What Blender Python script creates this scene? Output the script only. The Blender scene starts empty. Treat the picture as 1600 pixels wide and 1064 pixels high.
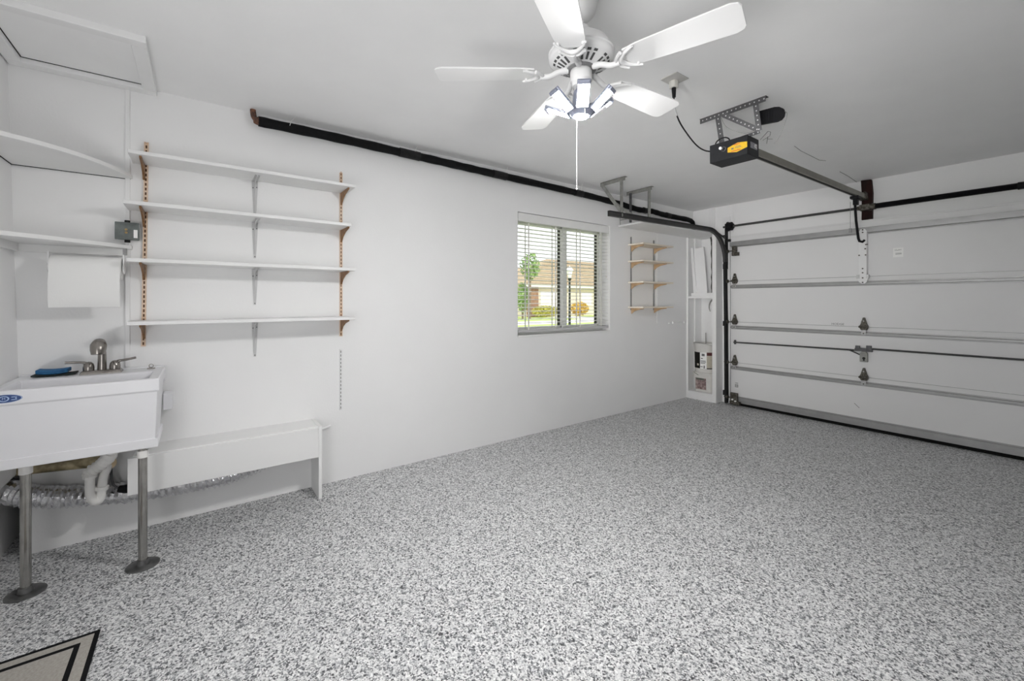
import bpy, math, random
from mathutils import Vector, Matrix
random.seed(7)
S = bpy.context.scene
COL = S.collection
PI = math.pi

# ------------------------------------------------------------------ camera
cam_d = bpy.data.cameras.new('camera')
cam_d.sensor_fit = 'HORIZONTAL'
cam_d.sensor_width = 36.0
cam_d.lens = 14.967
cam_d.shift_y = -62.0 / 1600.0
cam_d.clip_start = 0.02
cam_d.clip_end = 500
cam = bpy.data.objects.new('camera', cam_d)
COL.objects.link(cam)
cam.location = (0, 0, 1.258)
cam.rotation_euler = (PI / 2, 0, math.radians(53.623))
S.camera = cam

# ------------------------------------------------------------------ world, sun, area light, exposure
W = bpy.data.worlds.new('overcast_sky')
S.world = W
W.use_nodes = True
bg = W.node_tree.nodes['Background']
bg.inputs['Color'].default_value = (0.93, 0.97, 1.0, 1)
bg.inputs['Strength'].default_value = 1.9

sun_d = bpy.data.lights.new('sun', 'SUN')
sun_d.energy = 2.6
sun_d.angle = math.radians(6)
sun_d.color = (1.0, 0.96, 0.88)
sun = bpy.data.objects.new('sun', sun_d)
COL.objects.link(sun)
sun.rotation_euler = (math.radians(10), math.radians(48), 0)      # from +x: lights the house across, never enters the window

a_d = bpy.data.lights.new('flash_fill', 'AREA')                    # fill light added behind the camera as a flash, aimed at the far corner
a_d.shape = 'RECTANGLE'
a_d.size = 0.8
a_d.size_y = 1.3
a_d.energy = 5.7
a_d.spread = math.radians(42)
a_d.color = (1.0, 0.985, 0.97)
a_o = bpy.data.objects.new('flash_fill', a_d)
COL.objects.link(a_o)
a_o.location = (0.05, -0.60, 1.25)
a_o.rotation_euler = (math.radians(95), 0, math.radians(28))

h_d = bpy.data.lights.new('back_fill', 'AREA')                # broad soft fill light added behind the camera, from no seen source
h_d.shape = 'RECTANGLE'
h_d.size = 0.8
h_d.size_y = 1.3
h_d.energy = 35
h_o = bpy.data.objects.new('back_fill', h_d)
COL.objects.link(h_o)
h_o.location = (-0.35, -0.70, 1.15)
h_o.rotation_euler = (math.radians(112), 0, math.radians(18))

BULB = 430.0                                                        # emission of the bulb's LED panels
S.view_settings.view_transform = 'Standard'
S.view_settings.look = 'None'
S.view_settings.exposure = 0.0
S.view_settings.gamma = 1.0
S.view_settings.use_curve_mapping = False
try:
    S.cycles.max_bounces = 12
    S.cycles.diffuse_bounces = 8
    S.cycles.glossy_bounces = 4
    S.cycles.transparent_max_bounces = 12
    S.cycles.sample_clamp_indirect = 6.0
    S.cycles.caustics_reflective = False
    S.cycles.caustics_refractive = False
except Exception:
    pass

# ------------------------------------------------------------------ materials
MATS = {}
def mat(name, col, rough=0.5, metal=0.0, var=0.0, vscale=8.0, bump=0.0, bscale=60.0, detail=3.0, spec=0.5, emit=None, estr=0.0, stretch=None, col2=None):
    if name in MATS:
        return MATS[name]
    m = bpy.data.materials.new(name)
    m.use_nodes = True
    nt = m.node_tree
    b = nt.nodes['Principled BSDF']
    b.inputs['Base Color'].default_value = (*col, 1)
    b.inputs['Roughness'].default_value = rough
    b.inputs['Metallic'].default_value = metal
    b.inputs['Specular IOR Level'].default_value = spec
    if emit:
        b.inputs['Emission Color'].default_value = (*emit, 1)
        b.inputs['Emission Strength'].default_value = estr
    tc = nt.nodes.new('ShaderNodeTexCoord')
    mp = nt.nodes.new('ShaderNodeMapping')
    nt.links.new(tc.outputs['Object'], mp.inputs['Vector'])
    if stretch:
        mp.inputs['Scale'].default_value = stretch
    if var > 0 or col2:
        n = nt.nodes.new('ShaderNodeTexNoise')
        n.inputs['Scale'].default_value = vscale
        n.inputs['Detail'].default_value = detail
        nt.links.new(mp.outputs['Vector'], n.inputs['Vector'])
        r = nt.nodes.new('ShaderNodeValToRGB')
        c2 = col2 if col2 else tuple(max(0.0, c * (1 - var)) for c in col)
        r.color_ramp.elements[0].position = 0.35
        r.color_ramp.elements[1].position = 0.65
        r.color_ramp.elements[0].color = (*c2, 1)
        r.color_ramp.elements[1].color = (*col, 1)
        nt.links.new(n.outputs['Fac'], r.inputs['Fac'])
        nt.links.new(r.outputs['Color'], b.inputs['Base Color'])
    if bump > 0:
        n2 = nt.nodes.new('ShaderNodeTexNoise')
        n2.inputs['Scale'].default_value = bscale
        n2.inputs['Detail'].default_value = 4
        nt.links.new(mp.outputs['Vector'], n2.inputs['Vector'])
        bp = nt.nodes.new('ShaderNodeBump')
        bp.inputs['Strength'].default_value = bump
        bp.inputs['Distance'].default_value = 0.004
        nt.links.new(n2.outputs['Fac'], bp.inputs['Height'])
        nt.links.new(bp.outputs['Normal'], b.inputs['Normal'])
    MATS[name] = m
    return m

def floor_material():
    m = bpy.data.materials.new('epoxy_flake_floor')
    m.use_nodes = True
    nt = m.node_tree
    b = nt.nodes['Principled BSDF']
    tc = nt.nodes.new('ShaderNodeTexCoord')
    nz = nt.nodes.new('ShaderNodeTexNoise')
    nz.inputs['Scale'].default_value = 120
    nz.inputs['Detail'].default_value = 2
    nt.links.new(tc.outputs['Object'], nz.inputs['Vector'])
    mx = nt.nodes.new('ShaderNodeMix')
    mx.data_type = 'VECTOR'
    mx.inputs['Factor'].default_value = 0.012
    nt.links.new(tc.outputs['Object'], mx.inputs[4])
    nt.links.new(nz.outputs['Color'], mx.inputs[5])
    def flakes(scale, stops):
        v = nt.nodes.new('ShaderNodeTexVoronoi')
        v.inputs['Scale'].default_value = scale
        nt.links.new(mx.outputs[1], v.inputs['Vector'])
        sp = nt.nodes.new('ShaderNodeSeparateColor')
        nt.links.new(v.outputs['Color'], sp.inputs['Color'])
        r = nt.nodes.new('ShaderNodeValToRGB')
        r.color_ramp.interpolation = 'CONSTANT'
        els = r.color_ramp.elements
        els[0].position = 0.0
        els[0].color = (*stops[0][1], 1)
        els[1].position = stops[1][0]
        els[1].color = (*stops[1][1], 1)
        for p, c in stops[2:]:
            e = els.new(p)
            e.color = (*c, 1)
        nt.links.new(sp.outputs['Red'], r.inputs['Fac'])
        return r, sp
    r1, s1 = flakes(150, [(0, (0.09, 0.092, 0.100)), (0.09, (0.21, 0.215, 0.228)), (0.20, (0.40, 0.406, 0.42)), (0.32, (0.60, 0.603, 0.61)), (0.60, (0.72, 0.72, 0.72)), (0.86, (0.82, 0.82, 0.82))])
    r2, s2 = flakes(225, [(0, (0.22, 0.224, 0.235)), (0.09, (0.52, 0.525, 0.53)), (0.22, (1, 1, 1))])
    mc = nt.nodes.new('ShaderNodeMix')
    mc.data_type = 'RGBA'
    mc.blend_type = 'MULTIPLY'
    mc.inputs['Factor'].default_value = 1.0
    nt.links.new(r1.outputs['Color'], mc.inputs[6])
    nt.links.new(r2.outputs['Color'], mc.inputs[7])
    nt.links.new(mc.outputs[2], b.inputs['Base Color'])
    b.inputs['Roughness'].default_value = 0.42
    b.inputs['Specular IOR Level'].default_value = 0.45
    bp = nt.nodes.new('ShaderNodeBump')
    bp.inputs['Strength'].default_value = 0.12
    bp.inputs['Distance'].default_value = 0.002
    nt.links.new(s1.outputs['Green'], bp.inputs['Height'])
    nt.links.new(bp.outputs['Normal'], b.inputs['Normal'])
    return m

M_floor = floor_material()
M_wall = mat('white_wall_paint', (0.88, 0.88, 0.88), 0.62, bump=0.12, bscale=90, var=0.015, vscale=3)
M_ceil = mat('white_textured_ceiling', (0.92, 0.92, 0.92), 0.75, bump=0.30, bscale=14, var=0.02, vscale=4)
M_white = mat('white_gloss_paint', (0.86, 0.86, 0.86), 0.42, var=0.02, vscale=10, bump=0.05, bscale=80)
M_white2 = mat('white_satin_wood', (0.84, 0.84, 0.835), 0.5, var=0.03, vscale=6, bump=0.08, bscale=120, stretch=(1, 0.1, 1))
M_door = mat('white_painted_steel', (0.80, 0.80, 0.80), 0.42, var=0.02, vscale=2.0, bump=0.06, bscale=160)
M_galv = mat('galvanized_steel', (0.56, 0.56, 0.56), 0.38, 0.75, var=0.2, vscale=25)
M_strut = mat('painted_strut', (0.40, 0.40, 0.40), 0.42, 0.5, var=0.10, vscale=12)
M_hinge = mat('worn_zinc_hinge', (0.16, 0.15, 0.13), 0.5, 0.6, col2=(0.04, 0.035, 0.025), vscale=60)
M_track = mat('dark_grey_track', (0.06, 0.06, 0.06), 0.5, 0.2, var=0.2, vscale=14)
M_trackv = mat('black_track', (0.03, 0.03, 0.03), 0.55, 0.2, var=0.2, vscale=14, spec=0.12)
M_angle = mat('grey_steel_angle', (0.34, 0.34, 0.32), 0.5, 0.55, var=0.25, vscale=20)
M_perf = mat('dark_steel_angle', (0.13, 0.13, 0.135), 0.5, 0.6, var=0.25, vscale=30)
M_black = mat('black_plastic', (0.016, 0.016, 0.018), 0.45, var=0.2, vscale=30, spec=0.12)
M_blackfoam = mat('black_foam', (0.010, 0.010, 0.011), 0.7, var=0.3, vscale=40, bump=0.2, bscale=120, spec=0.12)
M_tape = mat('black_tape', (0.022, 0.022, 0.023), 0.35, var=0.3, vscale=30, spec=0.12)
M_motor = mat('charcoal_motor_casing', (0.028, 0.029, 0.032), 0.5, var=0.15, vscale=25, spec=0.12)
M_rust = mat('rusty_copper', (0.22, 0.10, 0.06), 0.7, 0.2, col2=(0.05, 0.03, 0.025), vscale=50)
M_nickel = mat('brushed_nickel', (0.30, 0.28, 0.26), 0.26, 0.95, var=0.1, vscale=60)
M_leg = mat('zinc_leg_tube', (0.42, 0.41, 0.39), 0.16, 1.0, var=0.15, vscale=30)
M_legfoot = mat('dark_zinc_foot', (0.22, 0.22, 0.22), 0.35, 0.9, var=0.25, vscale=30)
M_tub = mat('white_tub_plastic', (0.80, 0.80, 0.825), 0.35, var=0.02, vscale=5)
M_tubin = mat('tub_inside_plastic', (0.80, 0.79, 0.77), 0.4, var=0.03, vscale=6)
M_bracket = mat('brown_bracket', (0.30, 0.16, 0.07), 0.5, 0.25, col2=(0.20, 0.10, 0.04), vscale=40)
M_standard = mat('tan_standard', (0.82, 0.66, 0.52), 0.45, col2=(0.66, 0.46, 0.31), vscale=10)
M_slot = mat('slot_brown', (0.16, 0.075, 0.035), 0.7, var=0.3, vscale=60)
M_slotgrey = mat('slot_grey', (0.16, 0.16, 0.16), 0.7, var=0.2, vscale=60)
M_stdgrey = mat('grey_standard', (0.30, 0.30, 0.30), 0.45, 0.4, var=0.2, vscale=40)
M_birch = mat('pale_birch', (0.82, 0.76, 0.66), 0.55, col2=(0.76, 0.68, 0.56), vscale=14, stretch=(1, 0.15, 1))
M_wood = mat('dark_mahogany_block', (0.030, 0.010, 0.008), 0.6, col2=(0.012, 0.005, 0.004), vscale=25, stretch=(1, 1, 0.15), spec=0.15)
M_pipe = mat('tan_old_pipe', (0.50, 0.42, 0.26), 0.6, col2=(0.16, 0.13, 0.07), vscale=22)
M_pvc = mat('white_pvc', (0.83, 0.82, 0.80), 0.35, var=0.04, vscale=15)
M_foil = mat('aluminium_foil', (0.88, 0.88, 0.90), 0.20, 1.0, var=0.15, vscale=40, bump=0.4, bscale=60)
M_paper = mat('paper_towel', (0.88, 0.88, 0.87), 0.9, bump=0.25, bscale=250)
M_sponge = mat('blue_sponge', (0.03, 0.17, 0.36), 0.85, col2=(0.02, 0.10, 0.24), vscale=70, bump=0.5, bscale=250)
M_scour = mat('dark_scourer', (0.018, 0.03, 0.03), 0.95, var=0.4, vscale=90, bump=0.5, bscale=250)
M_box = mat('weathered_grey_metal', (0.17, 0.19, 0.185), 0.55, 0.3, col2=(0.10, 0.115, 0.11), vscale=22)
M_dark = mat('dark_gap', (0.015, 0.015, 0.015), 0.9, var=0.1)
M_brass = mat('tarnished_brass', (0.42, 0.30, 0.14), 0.4, 0.8, var=0.3, vscale=60)
M_yellow = mat('yellow_label', (0.80, 0.52, 0.02), 0.5, col2=(0.70, 0.42, 0.02), vscale=90)
M_orange = mat('orange_print', (0.70, 0.16, 0.04), 0.5, var=0.2, vscale=90)
M_greylab = mat('grey_label', (0.30, 0.30, 0.33), 0.5, col2=(0.12, 0.12, 0.13), vscale=160)
M_whitelab = mat('white_label', (0.95, 0.95, 0.94), 0.5, var=0.02)
M_ink = mat('grey_ink', (0.20, 0.20, 0.20), 0.7, var=0.3, vscale=200)
M_pencil = mat('pencil_grey', (0.38, 0.38, 0.38), 0.9, var=0.4, vscale=60)
M_blue = mat('blue_sticker', (0.02, 0.06, 0.22), 0.4, var=0.1)
M_bluelt = mat('pale_blue_print', (0.42, 0.55, 0.80), 0.4, var=0.1)
M_fan = mat('white_enamel', (0.80, 0.80, 0.80), 0.4, var=0.01)
M_fanslot = mat('vent_slot', (0.10, 0.10, 0.10), 0.8, var=0.2)
M_bulbcase = mat('bulb_aluminium', (0.30, 0.32, 0.40), 0.4, 0.4, var=0.1)
M_led = mat('led_panel', (1, 1, 1), 0.5, emit=(1.0, 0.985, 0.97), estr=BULB, var=0.01)
M_mat = mat('mat_field', (0.40, 0.38, 0.345), 0.95, col2=(0.33, 0.31, 0.28), vscale=120, bump=0.4, bscale=300)
M_matblk = mat('mat_black_band', (0.010, 0.010, 0.011), 0.95, var=0.2, vscale=120, bump=0.4, bscale=300, spec=0.12)
M_bucket = mat('white_bucket', (0.72, 0.71, 0.68), 0.45, var=0.08, vscale=12)
M_lblack = mat('black_print', (0.014, 0.013, 0.011), 0.5, var=0.3, vscale=40, spec=0.12)
M_lcream = mat('cream_print', (0.56, 0.52, 0.43), 0.5, var=0.12, vscale=60)
M_lred = mat('dark_red_print', (0.11, 0.03, 0.03), 0.5, var=0.3, vscale=50)
M_lpink = mat('faded_picture_print', (0.46, 0.36, 0.34), 0.6, col2=(0.20, 0.13, 0.13), vscale=45)
M_lgreen = mat('grey_green_print', (0.16, 0.18, 0.15), 0.6, var=0.3, vscale=60)
M_blind = mat('white_blind_slat', (0.86, 0.86, 0.85), 0.45, var=0.02)
M_string = mat('blind_tape', (0.80, 0.79, 0.74), 0.8, var=0.05)
M_alu = mat('white_window_frame', (0.86, 0.86, 0.85), 0.4, var=0.02)
M_bronze = mat('dark_gasket', (0.06, 0.06, 0.045), 0.6, var=0.2)
M_rubber = mat('black_rubber', (0.008, 0.008, 0.008), 0.8, var=0.1, spec=0.12)
M_stick = mat('grey_stick', (0.35, 0.34, 0.33), 0.7, var=0.2)
M_strap = mat('dark_webbing', (0.10, 0.095, 0.09), 0.85, col2=(0.03, 0.03, 0.03), vscale=50)
M_stucco = mat('beige_stucco', (0.70, 0.62, 0.50), 0.9, var=0.05, vscale=3, bump=0.3, bscale=20)
M_gdoor = mat('cream_door', (0.84, 0.80, 0.72), 0.7, var=0.03)
M_brick = mat('brown_brick', (0.36, 0.22, 0.14), 0.9, col2=(0.24, 0.14, 0.09), vscale=6)
M_roof = mat('brown_shingle', (0.42, 0.33, 0.21), 0.95, col2=(0.31, 0.24, 0.15), vscale=4, stretch=(1, 1, 6))
M_fascia = mat('pale_fascia', (0.80, 0.77, 0.68), 0.7, var=0.04)
M_grass = mat('lawn_grass', (0.42, 0.50, 0.16), 0.95, col2=(0.30, 0.40, 0.11), vscale=2.5)
M_conc = mat('pale_concrete', (0.74, 0.72, 0.68), 0.9, var=0.06, vscale=3)
M_leafg = mat('green_leaves', (0.30, 0.42, 0.16), 0.8, col2=(0.16, 0.27, 0.08), vscale=3)
M_leafy = mat('yellow_green_leaves', (0.55, 0.50, 0.10), 0.8, col2=(0.36, 0.36, 0.07), vscale=3)
M_leafo = mat('golden_leaves', (0.70, 0.48, 0.09), 0.8, col2=(0.50, 0.34, 0.06), vscale=3)
M_trunk = mat('grey_bark', (0.22, 0.17, 0.12), 0.9, var=0.3, vscale=8)
M_post = mat('black_lamp_post', (0.02, 0.025, 0.022), 0.5, 0.3, var=0.1)
M_lampglass = mat('frosted_lantern_glass', (0.85, 0.85, 0.83), 0.3, var=0.03)

mg = bpy.data.materials.new('window_glass')
mg.use_nodes = True
nt = mg.node_tree
for n in list(nt.nodes):
    nt.nodes.remove(n)
o_ = nt.nodes.new('ShaderNodeOutputMaterial')
tr = nt.nodes.new('ShaderNodeBsdfTransparent')
gl = nt.nodes.new('ShaderNodeBsdfGlossy')
gl.inputs['Roughness'].default_value = 0.02
fr = nt.nodes.new('ShaderNodeFresnel')
fr.inputs['IOR'].default_value = 1.25
mxs = nt.nodes.new('ShaderNodeMixShader')
nt.links.new(fr.outputs['Fac'], mxs.inputs['Fac'])
nt.links.new(tr.outputs['BSDF'], mxs.inputs[1])
nt.links.new(gl.outputs['BSDF'], mxs.inputs[2])
nt.links.new(mxs.outputs['Shader'], o_.inputs['Surface'])
M_glass = mg

# ------------------------------------------------------------------ mesh builder
def frame(d):
    d = d.normalized()
    a = Vector((0, 0, 1)) if abs(d.z) < 0.9 else Vector((1, 0, 0))
    u = d.cross(a).normalized()
    return u, d.cross(u).normalized()

class MB:
    def __init__(self):
        self.v = []
        self.f = []
    def add(self, vs, fs):
        n = len(self.v)
        self.v += [Vector(p) for p in vs]
        self.f += [tuple(i + n for i in f) for f in fs]
        return self
    def box(self, x0, y0, z0, x1, y1, z1):
        x0, x1 = min(x0, x1), max(x0, x1)
        y0, y1 = min(y0, y1), max(y0, y1)
        z0, z1 = min(z0, z1), max(z0, z1)
        return self.add([(x0, y0, z0), (x1, y0, z0), (x1, y1, z0), (x0, y1, z0), (x0, y0, z1), (x1, y0, z1), (x1, y1, z1), (x0, y1, z1)],
                        [(0, 3, 2, 1), (4, 5, 6, 7), (0, 1, 5, 4), (1, 2, 6, 5), (2, 3, 7, 6), (3, 0, 4, 7)])
    def hexa(self, b, t):
        return self.add(list(b) + list(t), [(0, 3, 2, 1), (4, 5, 6, 7), (0, 1, 5, 4), (1, 2, 6, 5), (2, 3, 7, 6), (3, 0, 4, 7)])
    def bar(self, p0, p1, w, t, up=(0, 0, 1)):
        p0, p1 = Vector(p0), Vector(p1)
        d = (p1 - p0).normalized()
        up = Vector(up)
        u = d.cross(up).normalized() * (w / 2)
        n = u.cross(d).normalized() * (t / 2)
        return self.hexa([p0 - u - n, p0 + u - n, p0 + u + n, p0 - u + n], [p1 - u - n, p1 + u - n, p1 + u + n, p1 - u + n])
    def cyl(self, p0, p1, r0, r1=None, n=16, caps=True):
        r1 = r0 if r1 is None else r1
        p0, p1 = Vector(p0), Vector(p1)
        u, w = frame(p1 - p0)
        vs = []
        for p, r in ((p0, r0), (p1, r1)):
            for i in range(n):
                a = 2 * PI * i / n
                vs.append(p + u * (r * math.cos(a)) + w * (r * math.sin(a)))
        fs = [(i, (i + 1) % n, n + (i + 1) % n, n + i) for i in range(n)]
        if caps:
            fs += [tuple(range(n))[::-1], tuple(range(n, 2 * n))]
        return self.add(vs, fs)
    def tube(self, pts, r, n=10, caps=True):
        pts = [Vector(p) for p in pts]
        rr = r if isinstance(r, (list, tuple)) else [r] * len(pts)
        vs = []
        u = None
        for k, p in enumerate(pts):
            d = (pts[min(k + 1, len(pts) - 1)] - pts[max(k - 1, 0)]).normalized()
            if u is None:
                u, w = frame(d)
            else:
                u = (u - d * u.dot(d)).normalized()
                w = d.cross(u).normalized()
            for i in range(n):
                a = 2 * PI * i / n
                vs.append(p + u * (rr[k] * math.cos(a)) + w * (rr[k] * math.sin(a)))
        fs = []
        for k in range(len(pts) - 1):
            for i in range(n):
                fs.append((k * n + i, k * n + (i + 1) % n, (k + 1) * n + (i + 1) % n, (k + 1) * n + i))
        if caps:
            fs += [tuple(range(n))[::-1], tuple(range((len(pts) - 1) * n, len(pts) * n))]
        return self.add(vs, fs)
    def lathe(self, prof, c, n=32):
        vs, fs = [], []
        c = Vector(c)
        for r, z in prof:
            for i in range(n):
                a = 2 * PI * i / n
                vs.append(c + Vector((r * math.cos(a), r * math.sin(a), z)))
        for k in range(len(prof) - 1):
            for i in range(n):
                fs.append((k * n + i, k * n + (i + 1) % n, (k + 1) * n + (i + 1) % n, (k + 1) * n + i))
        if prof[0][0] > 1e-5:
            fs.append(tuple(range(n))[::-1])
        if prof[-1][0] > 1e-5:
            fs.append(tuple(range((len(prof) - 1) * n, len(prof) * n)))
        return self.add(vs, fs)
    def prism(self, poly, axis, a, b):
        def P3(p, t):
            if axis == 'x':
                return (t, p[0], p[1])
            if axis == 'y':
                return (p[0], t, p[1])
            return (p[0], p[1], t)
        n = len(poly)
        vs = [P3(p, a) for p in poly] + [P3(p, b) for p in poly]
        fs = [(i, (i + 1) % n, n + (i + 1) % n, n + i) for i in range(n)] + [tuple(range(n))[::-1], tuple(range(n, 2 * n))]
        return self.add(vs, fs)
    def ball(self, c, r, n=12, m=8, s=(1, 1, 1)):
        c = Vector(c)
        vs, fs = [], []
        for j in range(m + 1):
            t = PI * j / m
            for i in range(n):
                a = 2 * PI * i / n
                vs.append(c + Vector((r * s[0] * math.sin(t) * math.cos(a), r * s[1] * math.sin(t) * math.sin(a), r * s[2] * math.cos(t))))
        for j in range(m):
            for i in range(n):
                fs.append((j * n + i, (j + 1) * n + i, (j + 1) * n + (i + 1) % n, j * n + (i + 1) % n))
        return self.add(vs, fs)
    def xf(self, M):
        self.v = [M @ p for p in self.v]
        return self

ORG = {}
def tag(o, label, cat, group=None, kind=None):
    if label:
        o['label'] = label
    if cat:
        o['category'] = cat
    if group:
        o['group'] = group
    if kind:
        o['kind'] = kind
    return o

def thing(name, loc, label, cat, group=None):
    o = bpy.data.objects.new(name, None)
    o.empty_display_size = 0.05
    COL.objects.link(o)
    o.location = loc
    ORG[o] = Vector(loc)
    return tag(o, label, cat, group)

def obj(name, mb, m, parent=None, smooth=False, bevel=0.0, org=None, label=None):
    if parent is not None:
        og = ORG[parent]
    else:
        og = Vector(org) if org is not None else Vector((0, 0, 0))
    me = bpy.data.meshes.new(name)
    me.from_pydata([tuple(p - og) for p in mb.v], [], mb.f)
    me.validate()
    me.materials.append(m)
    if smooth:
        me.shade_smooth()
        me.set_sharp_from_angle(angle=math.radians(38))
    me.update()
    # consistent outward normals
    import bmesh
    bm = bmesh.new()
    bm.from_mesh(me)
    bmesh.ops.recalc_face_normals(bm, faces=bm.faces)
    bm.to_mesh(me)
    bm.free()
    o = bpy.data.objects.new(name, me)
    COL.objects.link(o)
    if parent is not None:
        o.parent = parent
    else:
        o.location = og
    ORG[o] = og
    if bevel > 0:
        md = o.modifiers.new('bevel', 'BEVEL')
        md.width = bevel
        md.segments = 2
        md.limit_method = 'ANGLE'
        md.angle_limit = math.radians(50)
    if label:
        o['label'] = label
    return o

def struct(name, mb, m, label, cat, **kw):
    return tag(obj(name, mb, m, **kw), label, cat, kind='structure')

def text_mesh(body, size, depth=0.0006):
    cu = bpy.data.curves.new('lettering', 'FONT')
    cu.body = body
    cu.size = size
    cu.extrude = depth
    cu.align_x = 'CENTER'
    cu.align_y = 'CENTER'
    cu.resolution_u = 2
    t = bpy.data.objects.new('lettering', cu)
    COL.objects.link(t)
    dg = bpy.context.evaluated_depsgraph_get()
    me = bpy.data.meshes.new_from_object(t.evaluated_get(dg))
    bpy.data.objects.remove(t)
    bpy.data.curves.remove(cu)
    mb = MB()
    mb.add([v.co.copy() for v in me.vertices], [tuple(p.vertices) for p in me.polygons])
    bpy.data.meshes.remove(me)
    return mb

def smoothpts(pts, k=6):
    P = [Vector(p) for p in pts]
    out = []
    for i in range(len(P) - 1):
        p0, p1, p2, p3 = P[max(i - 1, 0)], P[i], P[i + 1], P[min(i + 2, len(P) - 1)]
        for j in range(k):
            t = j / k
            out.append(0.5 * ((2 * p1) + (p2 - p0) * t + (2 * p0 - 5 * p1 + 4 * p2 - p3) * t * t + (3 * p1 - p0 - 3 * p2 + p3) * t ** 3))
    out.append(P[-1])
    return out

# ------------------------------------------------------------------ room shell
XL, XR, YB, YF, ZC = -3.12, 0.50, -0.78, 5.28, 2.44
WY0, WY1, WZ0, WZ1 = 2.364, 3.631, 0.925, 2.08          # window opening
DX0, DX1, DZ1 = -2.57, -0.03, 2.00                       # garage door opening

struct('floor', MB().box(-3.7, -1.0, -0.12, 0.7, 5.6, 0.0), M_floor, 'grey speckled epoxy flake garage floor', 'floor')
struct('ceiling', MB().box(-3.5, -1.0, ZC, 0.7, 5.6, ZC + 0.12), M_ceil, 'white textured garage ceiling', 'ceiling')
w = MB()
w.box(XL - 0.22, -0.70, 0, XL, WY0, ZC)
w.box(XL - 0.22, WY1, 0, XL, YF + 0.25, ZC)
w.box(XL - 0.22, WY0, 0, XL, WY1, WZ0)
w.box(XL - 0.22, WY0, WZ1, XL, WY1, ZC)
w.box(XL - 0.22, -1.0, 0.43, XL, -0.70, ZC)
w.box(XL - 0.50, -1.0, 0, XL - 0.45, -0.60, 0.6)
w.box(XL - 0.45, -0.66, 0, XL - 0.22, -0.60, 0.6)
w.box(XL - 0.50, -1.0, 0.55, XL - 0.22, -0.60, 0.6)
struct('wall_left', w, M_wall, 'long white garage side wall with window and shelves', 'wall')
struct('wall_back', MB().box(-3.65, YB - 0.12, 0, 0.7, YB, ZC), M_wall, 'white wall behind the photographer', 'wall')
struct('wall_corner', MB().hexa([(-3.40, YB, 0.43), (-2.50, YB, 0.43), (-2.50, -0.700, 0.43), (-3.40, -0.700, 0.43)], [(-3.40, YB, ZC), (-2.50, YB, ZC), (-2.50, -0.748, ZC), (-3.40, -0.748, ZC)]),
       M_wall, 'narrow white wall sheet at left edge behind the sink', 'wall')
struct('wall_right', MB().box(XR, -1.0, 0, XR + 0.12, 5.6, ZC), mat('dark_unseen_wall', (0.20, 0.20, 0.20), 0.8, var=0.05, vscale=3), 'grey garage wall on the right side', 'wall')  # unseen wall, toned dark so the right side falls off in brightness
w = MB()
NX0, NX1, NZ1 = -3.12, -2.755, 2.08
w.box(NX1, YF, 0, DX0, YF + 0.2, ZC)
w.box(DX1, YF, 0, 0.7, YF + 0.2, ZC)
w.box(DX0, YF, DZ1, DX1, YF + 0.2, ZC)
w.box(-3.4, YF, NZ1, NX1, YF + 0.2, ZC)
w.box(-3.4, YF + 0.18, 0, NX1, YF + 0.24, NZ1)
struct('wall_front', w, M_wall, 'white wall around and above the garage door', 'wall')
# door jamb casing, vertical trims
struct('trim_1', MB().box(-2.72, 5.262, 0, -2.625, YF, 2.30), M_white, 'white vertical casing board beside garage door track', 'trim', bevel=0.002)
struct('trim_2', MB().box(XL, -0.321, 0.90, XL + 0.012, -0.301, ZC), M_white, 'thin white vertical wall batten above the sink', 'trim', bevel=0.002)
struct('trim_3', MB().box(-2.90, 5.268, 2.10, -2.815, YF, ZC), M_white, 'white upright board below the ceiling above the corner niche', 'trim')
struct('trim_5', MB().box(-2.60, 5.272, 2.08, -2.58, YF, ZC), M_white, 'thin white upright strip above the garage door track', 'trim')

# ------------------------------------------------------------------ window
GX = XL - 0.13
wf = struct('window_1', MB().box(GX - 0.025, WY0, WZ0, GX + 0.025, WY0 + 0.06, WZ1).box(GX - 0.025, WY1 - 0.06, WZ0, GX + 0.025, WY1, WZ1)
            .box(GX - 0.025, WY0 + 0.06, WZ0, GX + 0.025, WY1 - 0.06, WZ0 + 0.055).box(GX - 0.025, WY0 + 0.06, WZ1 - 0.055, GX + 0.025, WY1 - 0.06, WZ1),
            M_alu, 'white framed sliding window looking out to a house', 'window', bevel=0.003)
for (a, b) in ((WY0 + 0.06, 3.02), (3.072, WY1 - 0.06)):
    s = obj('sash', MB().box(GX - 0.015, a, WZ0 + 0.055, GX + 0.015, a + 0.022, WZ1 - 0.055).box(GX - 0.015, b - 0.022, WZ0 + 0.055, GX + 0.015, b, WZ1 - 0.055)
            .box(GX - 0.015, a, WZ0 + 0.055, GX + 0.015, b, WZ0 + 0.08).box(GX - 0.015, a, WZ1 - 0.08, GX + 0.015, b, WZ1 - 0.055), M_alu, wf, bevel=0.002)
    obj('pane', MB().box(GX - 0.003, a + 0.022, WZ0 + 0.08, GX + 0.003, b - 0.022, WZ1 - 0.08), M_glass, s)
    obj('gasket', MB().box(GX - 0.012, b - 0.040, WZ0 + 0.08, GX + 0.012, b - 0.022, WZ1 - 0.08), M_bronze, s)
obj('mullion', MB().box(GX - 0.025, 3.02, WZ0 + 0.055, GX + 0.03, 3.072, WZ1 - 0.055), M_alu, wf, bevel=0.003)
obj('window_sill', MB().box(XL - 0.10, WY0, WZ0 - 0.005, XL + 0.004, WY1, WZ0 + 0.012), M_alu, wf, bevel=0.003)

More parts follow.
